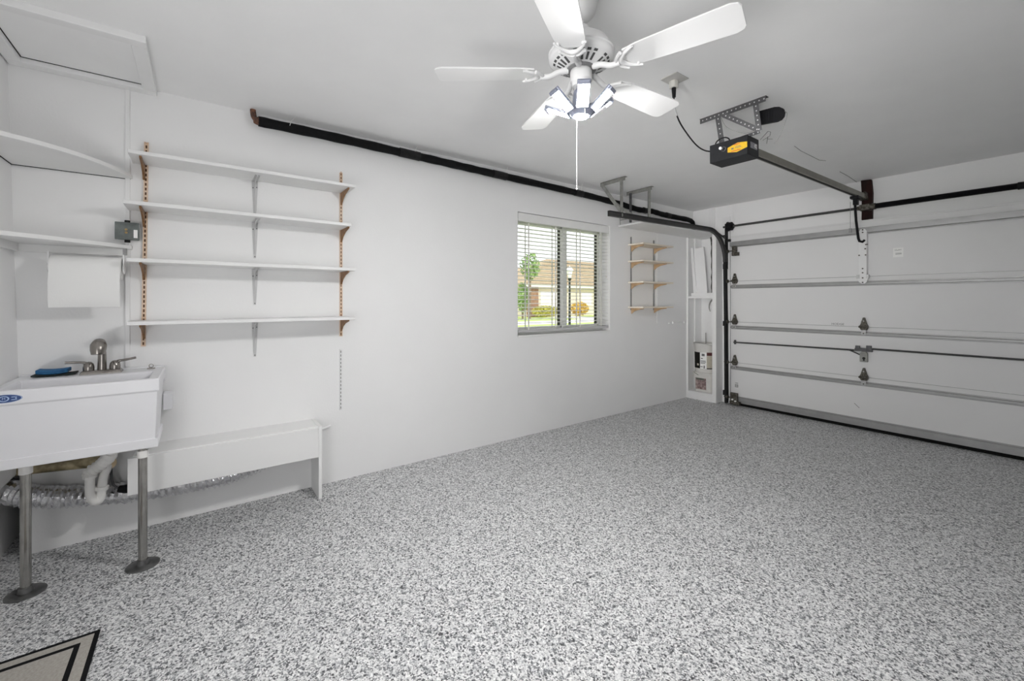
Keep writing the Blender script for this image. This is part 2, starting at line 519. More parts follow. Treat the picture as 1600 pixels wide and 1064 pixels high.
bl = thing('venetian_blind', (XL - 0.04, 3.0, WZ0), 'white horizontal venetian blind hanging in the window', 'blind')
BX0, BX1 = XL - 0.062, XL - 0.010
obj('headrail', MB().box(BX0, WY0 + 0.01, WZ1 - 0.055, BX1, WY1 - 0.01, WZ1 - 0.004), M_blind, bl, bevel=0.003)
obj('valance', MB().box(BX1, WY0 + 0.006, WZ1 - 0.085, BX1 + 0.008, WY1 - 0.006, WZ1 - 0.018), M_blind, bl, bevel=0.002)
NS = 27
sl_me = None
for i in range(NS):
    z = 1.012 + i * (1.975 - 1.012) / (NS - 1)
    if sl_me is None:
        c = -0.25
        s = obj('slat', MB().prism([(BX0, -0.0015), (BX0 + 0.013, 0.0008), ((BX0 + BX1) / 2, 0.0018), (BX1 - 0.013, 0.0008), (BX1, -0.0015), (BX1, -0.0040), ((BX0 + BX1) / 2, -0.0008), (BX0, -0.0040)], 'y', WY0 + 0.012, WY1 - 0.012), M_blind, bl)
        sl_me = s
        s0 = s
    else:
        s = s0.copy()
        COL.objects.link(s)
        s.parent = bl
    s.location = (0, 0, z)
obj('bottom_rail', MB().box(BX0, WY0 + 0.012, 0.962, BX1 + 0.002, WY1 - 0.012, 0.988), mat('rail_backlit_grey', (0.55, 0.55, 0.55), 0.5, var=0.03), bl, bevel=0.004)  # grey carries the rail's backlit shade in its colour
for y in (2.50, 2.84, 3.18, 3.50):
    obj('ladder_tape', MB().box(BX1 - 0.001, y - 0.007, 0.965, BX1 + 0.0015, y + 0.007, 2.02).box(BX0 - 0.0015, y - 0.007, 0.965, BX0 + 0.001, y + 0.007, 2.02), M_string, bl)
obj('cord_end', MB().ball((BX1 + 0.006, 3.575, 1.52), 0.008, 8, 6, (1, 1, 1.6)).cyl((BX1 + 0.006, 3.575, 1.53), (BX1 + 0.006, 3.575, 2.02), 0.0012, n=6), M_string, bl)
obj('rail_bracket', MB().box(BX0, WY0 + 0.002, WZ1 - 0.06, BX1 + 0.006, WY0 + 0.008, WZ1 - 0.002), M_stdgrey, bl)

# ------------------------------------------------------------------ attic hatch
h = thing('attic_hatch', (-2.81, -0.49, ZC), 'white framed attic hatch in the ceiling above the sink', 'hatch')
obj('panel', MB().box(-3.06, -0.70, ZC - 0.006, -2.55, -0.245, ZC + 0.004), M_ceil, h)
zt0, zt1 = ZC - 0.032, ZC
obj('frame_board', MB().box(-3.118, -0.742, zt0, -3.055, -0.188, zt1), M_white, h, bevel=0.003)
obj('frame_board', MB().box(-2.555, -0.742, zt0, -2.50, -0.188, zt1), M_white, h, bevel=0.003)
obj('frame_board', MB().box(-3.055, -0.245, zt0, -2.555, -0.188, zt1), M_white, h, bevel=0.003)
obj('frame_board', MB().box(-3.055, -0.742, zt0, -2.555, -0.690, zt1), M_white, h, bevel=0.003)
obj('panel_gap', MB().box(-3.055, -0.690, ZC - 0.008, -3.050, -0.245, ZC - 0.001).box(-3.055, -0.249, ZC - 0.008, -2.555, -0.245, ZC - 0.001).box(-3.055, -0.690, ZC - 0.008, -2.555, -0.686, ZC - 0.001), M_dark, h)

# ------------------------------------------------------------------ corner shelves
def corner_shelf(z, depth, ylen, bul, label, YB):
    poly = [(XL + 0.001, YB + 0.001), (XL + 0.001, YB + ylen)]
    for i in range(13):
        t = i / 12
        x = XL + 0.03 + (depth - 0.03) * t
        y = YB + ylen * (1 - t)
        k = bul * math.sin(PI * t)
        poly.append((x + k * 0.7, max(YB + 0.001, y + k * 0.7)))
    poly.append((XL + depth, YB + 0.001))
    o = thing('corner_shelf', (XL, YB, z), label, 'shelf', 'white corner shelves above the sink')
    obj('board', MB().prism(poly, 'z', z, z + 0.02), M_white2, o, bevel=0.002)
    return o
cs = corner_shelf(1.925, 0.57, 0.444, 0.085, 'upper white corner shelf with curved front edge', -0.736)
obj('shadow_gap', MB().box(XL, -0.735, 1.922, XL + 0.003, -0.30, 1.925).box(XL, -0.737, 1.922, -2.6, -0.732, 1.925), M_dark, cs)
cs = corner_shelf(1.538, 0.40, 0.434, 0.03, 'lower white corner shelf above the paper towel roll', -0.726)
obj('cleat', MB().box(XL, -0.725, 1.500, XL + 0.018, -0.325, 1.538), M_white2, cs, bevel=0.002)
obj('cleat', MB().box(XL + 0.018, -0.725, 1.500, -2.75, -0.707, 1.538), M_white2, cs, bevel=0.002)

# ------------------------------------------------------------------ paper towel
t = thing('paper_towel_holder', (-3.04, -0.45, 1.42), 'paper towel holder hanging under the lower corner shelf', 'holder')
for y in (-0.318, -0.592):
    obj('arm', MB().box(-3.065, y - 0.003, 1.42, -3.02, y + 0.003, 1.50).cyl((-3.04, y - 0.004, 1.425), (-3.04, y + 0.004, 1.425), 0.026, n=20), M_white, t, bevel=0.001)
obj('hub', MB().cyl((-3.04, -0.322, 1.425), (-3.04, -0.312, 1.425), 0.014, n=16), M_white, t)
obj('screw_block', MB().box(-3.05, -0.322, 1.50, -3.03, -0.306, 1.535), M_stdgrey, t)
t = thing('paper_towel_roll', (-3.04, -0.45, 1.42), 'white paper towel roll with a sheet hanging down above the faucet', 'paper towel')
obj('roll', MB().cyl((-3.04, -0.585, 1.425), (-3.04, -0.325, 1.425), 0.056, n=40), M_paper, t, smooth=True)
sh = []
for i in range(21):
    u = i / 20
    if u < 0.35:
        a = PI / 2 * (1 - u / 0.35)
        sh.append((-3.04 + 0.060 * math.cos(a), 1.425 + 0.060 * math.sin(a)))
    else:
        q = (u - 0.35) / 0.65
        sh.append((-2.98 + 0.012 * math.sin(q * 2.6) - 0.006 * max(0, q - 0.85) / 0.15, 1.425 - q * 0.198))
poly = sh + [(p[0] - 0.0025, p[1] - 0.001) for p in reversed(sh)]
obj('loose_sheet', MB().prism(poly, 'y', -0.583, -0.327), M_paper, t, smooth=True)

# ------------------------------------------------------------------ junction box
t = thing('junction_box', (XL, -0.31, 1.635), 'weathered grey electrical box on the batten beside the shelves', 'electrical box')
obj('body', MB().box(XL + 0.001, -0.352, 1.590, XL + 0.045, -0.262, 1.676), M_box, t, bevel=0.004)
obj('cover', MB().box(XL + 0.045, -0.358, 1.586, XL + 0.052, -0.258, 1.680), M_box, t, bevel=0.003)
obj('knob', MB().cyl((XL + 0.052, -0.312, 1.640), (XL + 0.060, -0.312, 1.640), 0.006, n=12), M_brass, t)
obj('knob', MB().cyl((XL + 0.052, -0.312, 1.624), (XL + 0.058, -0.312, 1.624), 0.006, n=12), M_brass, t)
obj('sticker', MB().box(XL + 0.052, -0.282, 1.598, XL + 0.0528, -0.266, 1.642), M_whitelab, t)
obj('conduit', MB().cyl((XL + 0.014, -0.311, 1.675), (XL + 0.014, -0.311, 1.695), 0.012, n=12), M_trackv, t)
obj('conduit', MB().cyl((XL + 0.014, -0.311, 1.575), (XL + 0.014, -0.311, 1.592), 0.012, n=12), M_trackv, t)

# ------------------------------------------------------------------ wall shelves on slotted standards
def standard(name, y, z0, z1, wd, m_strip, m_slot, label, grp, tilt=0.0, pitch=0.026):
    o = thing(name, (XL, y, z0), label, 'shelf standard', grp)
    b = MB().box(XL + 0.001, y - wd / 2, z0, XL + 0.004, y + wd / 2, z1)
    b.box(XL + 0.004, y - wd / 2, z0, XL + 0.011, y - wd / 2 + wd * 0.3, z1).box(XL + 0.004, y + wd / 2 - wd * 0.3, z0, XL + 0.011, y + wd / 2, z1)
    sl = MB()
    n = int((z1 - z0) / pitch)
    for i in range(n):
        za = z0 + 0.008 + i * pitch
        b.box(XL + 0.004, y - wd * 0.2, za + pitch * 0.62, XL + 0.011, y + wd * 0.2, za + pitch)
        sl.box(XL + 0.004, y - wd * 0.2, za, XL + 0.006, y + wd * 0.2, za + pitch * 0.62)
    obj('strip', b, m_strip, o)
    s = obj('slot', sl, m_slot, o)
    s['kind'] = 'stuff'
    if tilt:
        o.rotation_euler = (tilt, 0, 0)
    return o
standard('shelf_standard', -0.246, 1.005, 2.14, 0.019, M_standard, M_slot, 'tan slotted shelf standard on the sink side', 'tan shelf standards', tilt=-0.012)
standard('shelf_standard', 0.805, 1.01, 2.155, 0.018, M_standard, M_slot, 'tan slotted shelf standard farther from the sink', 'tan shelf standards')
standard('shelf_standard', 0.803, 0.495, 0.92, 0.013, M_white, M_slotgrey, 'short white slotted strip on the wall below the shelves', None)

def bracket_mb(y, z, L, hgt, th, x0=XL + 0.011):
    # tapered cantilever bracket: deep at the wall, thin at its tip
    p = [(x0, z), (x0 + L, z), (x0 + L, z - 0.010), (x0 + L * 0.55, z - hgt * 0.32), (x0 + L * 0.22, z - hgt * 0.62), (x0 + 0.006, z - hgt), (x0, z - hgt)]
    return MB().prism(p, 'y', y - th / 2, y + th / 2)

names = ['topmost', 'second', 'third', 'lowest']
for i, (z, y0, y1) in enumerate([(2.012, -0.290, 0.842), (1.752, -0.308, 0.815), (1.458, -0.294, 0.845), (1.132, -0.294, 0.841)]):
    o = thing('wall_shelf', (XL, 0.28, z), '%s of the four long white wall shelves right of the sink' % names[i] if i in (0, 3) else '%s long white wall shelf from the top, right of the sink' % names[i], 'shelf', 'long white shelves right of the sink')
    obj('board', MB().box(XL + 0.004, y0, z, -2.90, y1, z + 0.019), M_white2, o, bevel=0.002)
    obj('end_bracket', bracket_mb(-0.243, z, 0.185, 0.085, 0.010), M_bracket, o, bevel=0.0015)
    obj('end_bracket', bracket_mb(0.805, z, 0.185, 0.085, 0.010), M_bracket, o, bevel=0.0015)
    ym = 0.286
    mbk = MB().prism([(ym - 0.016, z), (ym + 0.016, z), (ym + 0.016, z - 0.035), (ym + 0.006, z - 0.225), (ym - 0.006, z - 0.225), (ym - 0.016, z - 0.035)], 'x', XL + 0.001, XL + 0.004)
    mbk.box(XL + 0.004, ym - 0.014, z - 0.003, XL + 0.17, ym + 0.014, z - 0.0005)
    mbk.prism([(XL + 0.004, z - 0.20), (XL + 0.010, z - 0.20), (XL + 0.014, z - 0.06), (XL + 0.022, z - 0.028), (XL + 0.05, z - 0.016), (XL + 0.165, z - 0.009), (XL + 0.165, z - 0.003), (XL + 0.004, z - 0.003)], 'y', ym - 0.003, ym + 0.003)
    mb_o = obj('middle_bracket', mbk, mat('grey_white_bracket', (0.62, 0.62, 0.62), 0.45, 0.1, var=0.05, vscale=20), o)
    for (dy_, dz_) in ((-0.010, -0.045), (0.010, -0.040), (0.0, -0.216)):
        obj('screw', MB().cyl((XL + 0.004, ym + dy_, z + dz_), (XL + 0.007, ym + dy_, z + dz_), 0.0035, n=8), M_slotgrey, mb_o)

# small birch shelves beyond the window
standard('shelf_standard', 3.985, 1.15, 1.985, 0.013, M_stdgrey, M_slotgrey, 'thin grey shelf standard nearer the window', 'grey shelf standards')
standard('shelf_standard', 4.414, 1.145, 1.985, 0.013, M_stdgrey, M_slotgrey, 'thin grey shelf standard nearer the corner niche', 'grey shelf standards')
for i, z in enumerate([1.885, 1.695, 1.458, 1.176]):
    o = thing('wall_shelf', (XL, 4.2, z), ('%s of the four short birch shelves beyond the window' % names[i]) if i in (0, 3) else ('%s short birch shelf from the top, beyond the window' % names[i]), 'shelf', 'short birch shelves beyond the window')
    obj('board', MB().box(XL + 0.012, 3.925, z, -2.905, 4.50, z + 0.016), M_birch, o, bevel=0.0015)
    for y in (3.985, 4.414):
        obj('end_bracket', bracket_mb(y, z, 0.17, 0.065, 0.009), mat('tan_bracket', (0.55, 0.38, 0.22), 0.55, col2=(0.44, 0.29, 0.16), vscale=30), o, bevel=0.0015)

# ------------------------------------------------------------------ wall access panel near the corner
struct('trim_4', MB().box(XL, 4.479, 0.986, XL + 0.007, 5.115, 2.075), M_wall, 'thin white sheet panel on the wall behind birch shelves', 'panel')
t = thing('wall_hook_strip', (XL, 4.9, 0.98), 'small white hook strip low on the wall beside the corner niche', 'hook strip')
obj('strip', MB().box(XL, 4.72, 0.975, XL + 0.012, 5.11, 0.985), M_white, t)
for y in (4.80, 4.93, 5.05):
    obj('hook', MB().box(XL + 0.012, y - 0.016, 0.972, XL + 0.026, y + 0.016, 0.996), M_white, t, bevel=0.003)

# ------------------------------------------------------------------ sink
sk = thing('utility_sink', (-2.86, -0.46, 0), 'white plastic utility sink on metal legs under the corner shelves', 'sink')
SX0, SX1, SY0, SY1, SZ = -3.105, -2.630, -0.702, -0.150, 0.888
b = MB()
def ring(x0, x1, y0, y1, z):
    return [(x0, y0, z), (x1, y0, z), (x1, y1, z), (x0, y1, z)]
rings = [ring(-2.97, -2.645, -0.685, -0.165, 0.60), ring(SX0 + 0.01, SX1 - 0.006, -0.695, -0.157, 0.828), ring(SX0, SX1, SY0, SY1, 0.832), ring(SX0, SX1, SY0, SY1, SZ - 0.005), ring(SX0 + 0.004, SX1 - 0.005, SY0 + 0.004, SY1 - 0.005, SZ),
         ring(-2.935, SX1 - 0.035, SY0 + 0.035, SY1 - 0.04, SZ), ring(-2.93, SX1 - 0.042, SY0 + 0.042, SY1 - 0.047, SZ - 0.012), ring(-2.90, -2.70, -0.65, -0.21, 0.625)]
vs = [p for r in rings for p in r]
fs = []
for k in range(len(rings) - 1):
    for i in range(4):
        fs.append((k * 4 + i, k * 4 + (i + 1) % 4, (k + 1) * 4 + (i + 1) % 4, (k + 1) * 4 + i))
fs += [(0, 3, 2, 1), tuple((len(rings) - 1) * 4 + i for i in range(4))]
b.add(vs, fs)
basin = obj('basin', b, M_tub, sk, bevel=0.004)
obj('apron', MB().box(-2.66, -0.695, 0.562, -2.638, -0.155, 0.604).box(-2.96, -0.175, 0.562, -2.66, -0.155, 0.60).box(-2.96, -0.695, 0.562, -2.66, -0.675, 0.60), M_tub, sk, bevel=0.003)
obj('backsplash', MB().box(SX0 - 0.012, SY0, 0.80, SX0 + 0.012, SY1 - 0.002, SZ + 0.006), M_tub, sk, bevel=0.004)
obj('side_bracket', MB().box(-3.12, -0.157, 0.655, -3.02, -0.115, 0.745), M_tub, sk, bevel=0.004)
for (x, y) in ((-2.715, -0.598), (-2.672, -0.213)):
    lg = obj('leg', MB().cyl((x, y, 0.012), (x, y, 0.545), 0.0175, n=24).cyl((x, y, 0.545), (x, y, 0.60), 0.015, n=24), M_leg, sk, smooth=True)
    obj('foot', MB().lathe([(0.064, 0.0), (0.064, 0.004), (0.060, 0.007), (0.026, 0.009), (0.022, 0.03), (0.0, 0.03)], (x, y, 0), 32), M_legfoot, lg, smooth=True)
    obj('collar', MB().cyl((x, y, 0.515), (x, y, 0.548), 0.0215, n=24), M_pvc, lg, smooth=True)
st = obj('sticker', MB().prism([(-0.640 + 0.052 * math.cos(a), 0.857 + 0.017 * math.sin(a)) for a in [2 * PI * k / 32 for k in range(32)]], 'x', SX1, SX1 + 0.0008), M_blue, sk, label='blue oval sticker on the sink front')
def oring(cy, cz, ra, rb, wd, x):
    m = MB()
    n = 28
    vs = []
    for s_ in (1.0, 1.0 - wd):
        for k in range(n):
            a = 2 * PI * k / n
            vs.append((x, cy + ra * s_ * math.cos(a), cz + rb * s_ * math.sin(a)))
    m.add(vs, [(k, (k + 1) % n, n + (k + 1) % n, n + k) for k in range(n)])
    return m
lm = oring(-0.640, 0.857, 0.0515, 0.0165, 0.05, SX1 + 0.0012)
lm2 = oring(-0.640, 0.857, 0.0155, 0.0115, 0.28, SX1 + 0.0012)
lm.add(lm2.v, lm2.f)
tm = text_mesh('M', 0.013)
tm.xf(Matrix.Translation((SX1 + 0.0012, -0.640, 0.857)) @ Matrix.Rotation(PI / 2, 4, 'Z') @ Matrix.Rotation(PI / 2, 4, 'X'))
lm.add(tm.v, tm.f)
lm.box(SX1 + 0.0008, -0.619, 0.850, SX1 + 0.0013, -0.603, 0.853).box(SX1 + 0.0008, -0.619, 0.861, SX1 + 0.0013, -0.603, 0.864).box(SX1 + 0.0008, -0.608, 0.850, SX1 + 0.0013, -0.604, 0.864)
obj('emblem', lm, M_bluelt, st)

# faucet
fc = thing('faucet', (-3.01, -0.395, SZ), 'brushed nickel two-handle faucet on the sink deck', 'faucet')
obj('base_plate', MB().hexa([(-3.040, -0.478, SZ), (-2.972, -0.478, SZ), (-2.972, -0.318, SZ), (-3.040, -0.318, SZ)], [(-3.034, -0.470, SZ + 0.018), (-2.980, -0.470, SZ + 0.018), (-2.980, -0.326, SZ + 0.018), (-3.034, -0.326, SZ + 0.018)]), M_nickel, fc, bevel=0.004)
sp = smoothpts([(-3.008, -0.398, SZ + 0.015), (-3.008, -0.398, SZ + 0.09), (-3.000, -0.398, SZ + 0.135), (-2.972, -0.397, SZ + 0.158), (-2.93, -0.396, SZ + 0.160), (-2.895, -0.395, SZ + 0.145)], 6)
rr = [0.0185 - 0.004 * min(1, k / 12) + 0.012 * max(0, (k - 15) / 15) for k in range(len(sp))]
obj('spout', MB().tube(sp, rr, 18), M_nickel, fc, smooth=True)
obj('nozzle', MB().tube([(-2.915, -0.3955, SZ + 0.163), (-2.905, -0.395, SZ + 0.160), (-2.888, -0.395, SZ + 0.150), (-2.878, -0.395, SZ + 0.130), (-2.874, -0.395, SZ + 0.108)], [0.018, 0.0265, 0.031, 0.030, 0.025], 20), M_nickel, fc, smooth=True)
for s_, y in ((-1, -0.447), (1, -0.349)):
    hd = obj('handle', MB().lathe([(0.022, 0), (0.022, 0.018), (0.019, 0.034), (0.010, 0.044), (0, 0.046)], (-3.006, y, SZ + 0.016), 20), M_nickel, fc, smooth=True)
    obj('lever', MB().tube(smoothpts([(-3.006, y, SZ + 0.045), (-3.004, y + s_ * 0.018, SZ + 0.058), (-3.000, y + s_ * 0.045, SZ + 0.062), (-2.996, y + s_ * 0.083, SZ + (0.064 if s_ < 0 else 0.070))], 5), [0.012 - 0.006 * min(1, k / 6) for k in range(16)], 12), M_nickel, hd, smooth=True)

sg = thing('sponge', (-3.04, -0.56, SZ), 'blue sponge on a dark scouring pad beside the faucet', 'sponge')
def slab(x0, x1, y0, y1, z, th, bow, n=8):
    m = MB()
    vs = []
    for k in range(n + 1):
        u = k / n
        y = y0 + (y1 - y0) * u
        zz = z + bow * (2 * u - 1) ** 2
        vs += [(x0, y, zz), (x1, y, zz), (x1, y, zz + th), (x0, y, zz + th)]
    fs = []
    for k in range(n):
        for i in range(4):
            fs.append((k * 4 + i, k * 4 + (i + 1) % 4, k * 4 + 4 + (i + 1) % 4, k * 4 + 4 + i))
    fs += [(0, 1, 2, 3), (n * 4 + 3, n * 4 + 2, n * 4 + 1, n * 4)]
    m.add(vs, fs)
    return m
obj('scouring_pad', slab(-3.085, -2.995, -0.645, -0.495, SZ + 0.001, 0.007, 0.004), M_scour, sg, bevel=0.002)
obj('foam', slab(-3.078, -3.005, -0.632, -0.520, SZ + 0.010, 0.020, 0.006), M_sponge, sg, bevel=0.004)
pl = thing('drain_plug_clip', (-3.03, -0.205, SZ), 'small clip with ring on the sink rim', 'clip')
obj('plate', MB().box(-3.042, -0.224, SZ, -3.022, -0.190, SZ + 0.006), M_nickel, pl, bevel=0.001)
obj('ring', MB().tube([(-3.032, -0.207 + 0.009 * math.cos(a), SZ + 0.016 + 0.009 * math.sin(a)) for a in [2 * PI * k / 16 for k in range(17)]], 0.0018, 6), M_nickel, pl, smooth=True)

# plumbing below the sink
wp = thing('drain_pipe', (-3.03, -0.5, 0.43), 'old tan drain pipe running along the wall under the sink', 'pipe')
obj('pipe_run', MB().tube([(-3.07, -0.74, 0.445), (-3.06, -0.60, 0.437), (-3.05, -0.42, 0.425), (-3.045, -0.365, 0.425)], 0.027, 16), M_pipe, wp, smooth=True)
obj('coupling_ring', MB().tube([(-3.0, -0.375, 0.432), (-2.955, -0.366, 0.432)], 0.030, 18), mat('tan_plastic', (0.60, 0.47, 0.30), 0.5, var=0.15, vscale=20), wp, smooth=True)
tp = thing('sink_trap', (-2.93, -0.42, 0.3), 'white plastic drain trap with accordion hose under the sink', 'drain trap')
fp = smoothpts([(-2.86, -0.33, 0.57), (-2.885, -0.350, 0.50), (-2.93, -0.385, 0.445), (-2.945, -0.428, 0.412), (-2.95, -0.434, 0.392)], 6)
obj('accordion_hose', MB().tube(fp, [0.024 + (0.007 if k % 2 else -0.003) for k in range(len(fp))], 18), M_pvc, tp)
obj('trap_bend', MB().tube(smoothpts([(-2.95, -0.434, 0.392), (-2.95, -0.435, 0.33), (-2.95, -0.430, 0.275), (-2.955, -0.412, 0.252), (-2.962, -0.398, 0.265), (-2.965, -0.394, 0.31), (-2.965, -0.385, 0.37), (-2.965, -0.372, 0.415), (-2.99, -0.372, 0.430)], 6), 0.0195, 18), M_pvc, tp, smooth=True)
obj('slip_nut', MB().cyl((-2.95, -0.434, 0.376), (-2.95, -0.434, 0.398), 0.028, n=12), M_pvc, tp, bevel=0.002)
obj('slip_nut', MB().cyl((-2.965, -0.396, 0.302), (-2.965, -0.393, 0.322), 0.028, n=12), M_pvc, tp, bevel=0.002)
ch = thing('black_cable', (-2.97, -0.34, 0.28), 'thin dark supply hose hanging behind the drain trap', 'hose')
obj('hose', MB().tube(smoothpts([(-3.0, -0.345, 0.56), (-2.99, -0.355, 0.46), (-2.99, -0.362, 0.38), (-2.985, -0.352, 0.31), (-2.975, -0.325, 0.286)], 6), 0.0055, 8), M_perf, ch, smooth=True)
obj('foam_end', MB().tube([(-2.975, -0.332, 0.288), (-2.97, -0.305, 0.281), (-2.968, -0.270, 0.276)], [0.016, 0.021, 0.021], 12), M_blackfoam, ch, smooth=True)

du = thing('foil_duct', (-3.06, -0.2, 0.25), 'silver foil dryer duct running along the wall under the sink', 'duct')
dc = smoothpts([(-3.20, -0.79, 0.335), (-3.09, -0.715, 0.325), (-3.058, -0.60, 0.288), (-3.050, -0.45, 0.258), (-3.050, -0.25, 0.228), (-3.052, -0.05, 0.216), (-3.058, 0.12, 0.214), (-3.062, 0.25, 0.235), (-3.062, 0.40, 0.285), (-3.062, 0.52, 0.34)], 14)
mdu = MB()
rng = random.Random(3)
rad = [0.050 + (0.0050 if k % 2 == 0 else -0.0035) + rng.uniform(-0.0015, 0.0015) for k in range(len(dc))]
mdu.tube(dc, rad, 22)
for i in range(len(mdu.v)):
    mdu.v[i] = mdu.v[i] + Vector((rng.uniform(-1, 1), rng.uniform(-1, 1), rng.uniform(-1, 1))) * 0.0016
obj('corrugated_sleeve', mdu, M_foil, du)
cb = obj('wire_coil', MB().tube([(-3.13 + 0.0, -0.745 + 0.052 * math.cos(a) * 0.6, 0.332 + 0.053 * math.sin(a)) for a in [2 * PI * k / 20 for k in range(21)]], 0.003, 6), M_perf, du, smooth=True)

# ------------------------------------------------------------------ boxed bench cover
bn = thing('wall_bench', (-3.0, 0.2, 0), 'low white boxed ledge against the wall right of the sink', 'bench')
obj('top_board', MB().box(XL + 0.002, -0.27, 0.443, -2.912, 0.612, 0.460), M_white2, bn, bevel=0.002)
obj('front_board', MB().box(-2.912, -0.290, 0.268, -2.894, 0.613, 0.455), M_white2, bn, bevel=0.002)
obj('end_panel', MB().box(XL + 0.002, 0.613, 0.0, -2.894, 0.633, 0.461), M_white2, bn, bevel=0.002)
obj('cleat', MB().box(-2.94, -0.262, 0.425, -2.912, -0.20, 0.443), M_white2, bn)
ps_ = thing('pipe_stub', (XL, 0.69, 0.4), 'short white pipe stub on the wall beside the bench end', 'pipe stub')
obj('stub', MB().tube([(XL + 0.020, 0.634, 0.380), (XL + 0.016, 0.69, 0.386), (XL + 0.008, 0.72, 0.390), (XL - 0.004, 0.735, 0.392)], 0.008, 12), M_white, ps_, smooth=True)

# ------------------------------------------------------------------ black insulated pipe under the ceiling
bp = thing('insulated_pipe', (-3.06, 2.5, 2.35), 'long black foam insulated pipe along the top of the wall', 'pipe')
PP = smoothpts([(-3.06, 0.30, 2.372), (-3.06, 0.75, 2.374), (-3.06, 1.29, 2.368), (-3.06, 1.7, 2.362), (-3.06, 2.11, 2.356), (-3.06, 3.09, 2.343), (-3.06, 3.7, 2.322), (-3.06, 4.06, 2.300), (-3.06, 4.30, 2.312), (-3.06, 4.55, 2.300), (-3.06, 5.05, 2.300)], 8)
PP += [Vector((-3.06, 5.12, 2.294)), Vector((-3.058, 5.165, 2.275)), Vector((-3.056, 5.18, 2.24)), Vector((-3.055, 5.182, 2.10))]
rr = [0.030 + 0.0015 * math.sin(k * 1.7) for k in range(len(PP) - 3)] + [0.027, 0.024, 0.022]
obj('foam_sleeve', MB().tube(PP, rr, 16), M_blackfoam, bp, smooth=True)
obj('copper_riser', MB().tube(smoothpts([(-3.06, 0.33, 2.372), (-3.06, 0.295, 2.375), (-3.065, 0.277, 2.395), (-3.07, 0.272, 2.43), (-3.07, 0.272, 2.445)], 4), [0.026] * 6 + [0.016] * 11, 12), M_rust, bp, smooth=True)
for y, z, L in ((1.29, 2.368, 0.16), (2.12, 2.356, 0.14), (2.16, 2.355, 0.04), (3.09, 2.343, 0.10), (4.16, 2.304, 0.05), (4.62, 2.300, 0.08)):
    obj('tape_wrap', MB().cyl((-3.06, y - L / 2, z + 0.0018), (-3.06, y + L / 2, z - 0.0008), 0.0335, n=18), M_tape, bp, smooth=True)
for y, z in ((0.47, 2.377), (1.32, 2.372), (2.17, 2.36), (3.10, 2.348)):
    obj('hanger_wire', MB().tube([(-3.03, y, z), (-3.045, y + 0.01, z + 0.035), (-3.05, y + 0.03, 2.44)], 0.002, 6), M_whitelab, bp)

# ------------------------------------------------------------------ overhead shelf and corner niche
oh = thing('overhead_shelf', (-2.95, 4.5, 2.08), 'deep white plywood shelf high above the corner niche', 'shelf')
obj('board', MB().box(XL + 0.002, 3.77, 2.082, -2.785, 5.278, 2.102), M_white2, oh, bevel=0.002)
obj('wire_clip', MB().tube([(-3.10, 3.78, 2.10), (-3.10, 3.775, 2.19)], 0.003, 6).tube([(-3.115, 3.80, 2.16), (-2.86, 3.80, 2.155)], 0.004, 6), M_angle, oh)

ni = thing('niche_cabinet', (-2.94, 5.2, 0), 'white open shelf niche built into the corner beside garage door', 'cabinet')
obj('side_panel', MB().box(-2.757, 5.132, 0.0, -2.722, YF, 2.08), M_white, ni, bevel=0.002)
obj('stile', MB().box(XL + 0.002, 5.116, 0.0, XL + 0.028, 5.134, 2.08), M_white, ni, bevel=0.002)
obj('stile', MB().box(-2.772, 5.116, 0.0, -2.722, 5.132, 2.08), M_white, ni, bevel=0.002)
obj('base_board', MB().box(XL + 0.028, 5.116, 0.0, -2.772, 5.134, 0.098), M_white, ni, bevel=0.002)
obj('bottom_shelf', MB().box(XL + 0.002, 5.134, 0.078, -2.758, 5.455, 0.098), M_white, ni)
obj('shelf_board', MB().box(XL + 0.004, 5.125, 1.290, -2.758, 5.455, 1.318), M_white, ni, bevel=0.002)
obj('shelf_board', MB().box(-3.045, 5.112, 1.318, -2.758, 5.44, 1.358), M_white, ni, bevel=0.002)
obj('back_panel', MB().box(XL + 0.002, 5.452, 0.098, -2.758, 5.459, 2.08), M_white, ni)
obj('inner_batten', MB().box(XL + 0.002, 5.30, 0.098, XL + 0.02, 5.452, 2.08), M_white, ni)

for i, (x0, x1, yy) in enumerate([(-3.105, -3.030, 5.17), (-3.072, -3.000, 5.19)]):
    t = thing('white_board', (x1, yy, 1.36), ['front narrow white board leaning in the corner niche', 'wide white board leaning behind the narrow one in the niche'][i], 'board', 'white boards leaning in the niche')
    wd = (0.022, 0.125)[i]
    obj('plank', MB().hexa([(x1 - 0.02, yy, 1.3585), (x1 + wd, yy, 1.3585), (x1 + wd, yy + 0.016, 1.3585), (x1 - 0.02, yy + 0.016, 1.3585)],
                           [(x0 - 0.0, yy + 0.03, 1.95 - 0.01 * i), (x0 + wd + 0.005, yy + 0.03, 1.95), (x0 + wd + 0.005, yy + 0.046, 1.95), (x0, yy + 0.046, 1.95 - 0.01 * i)]), M_white, t, bevel=0.001)

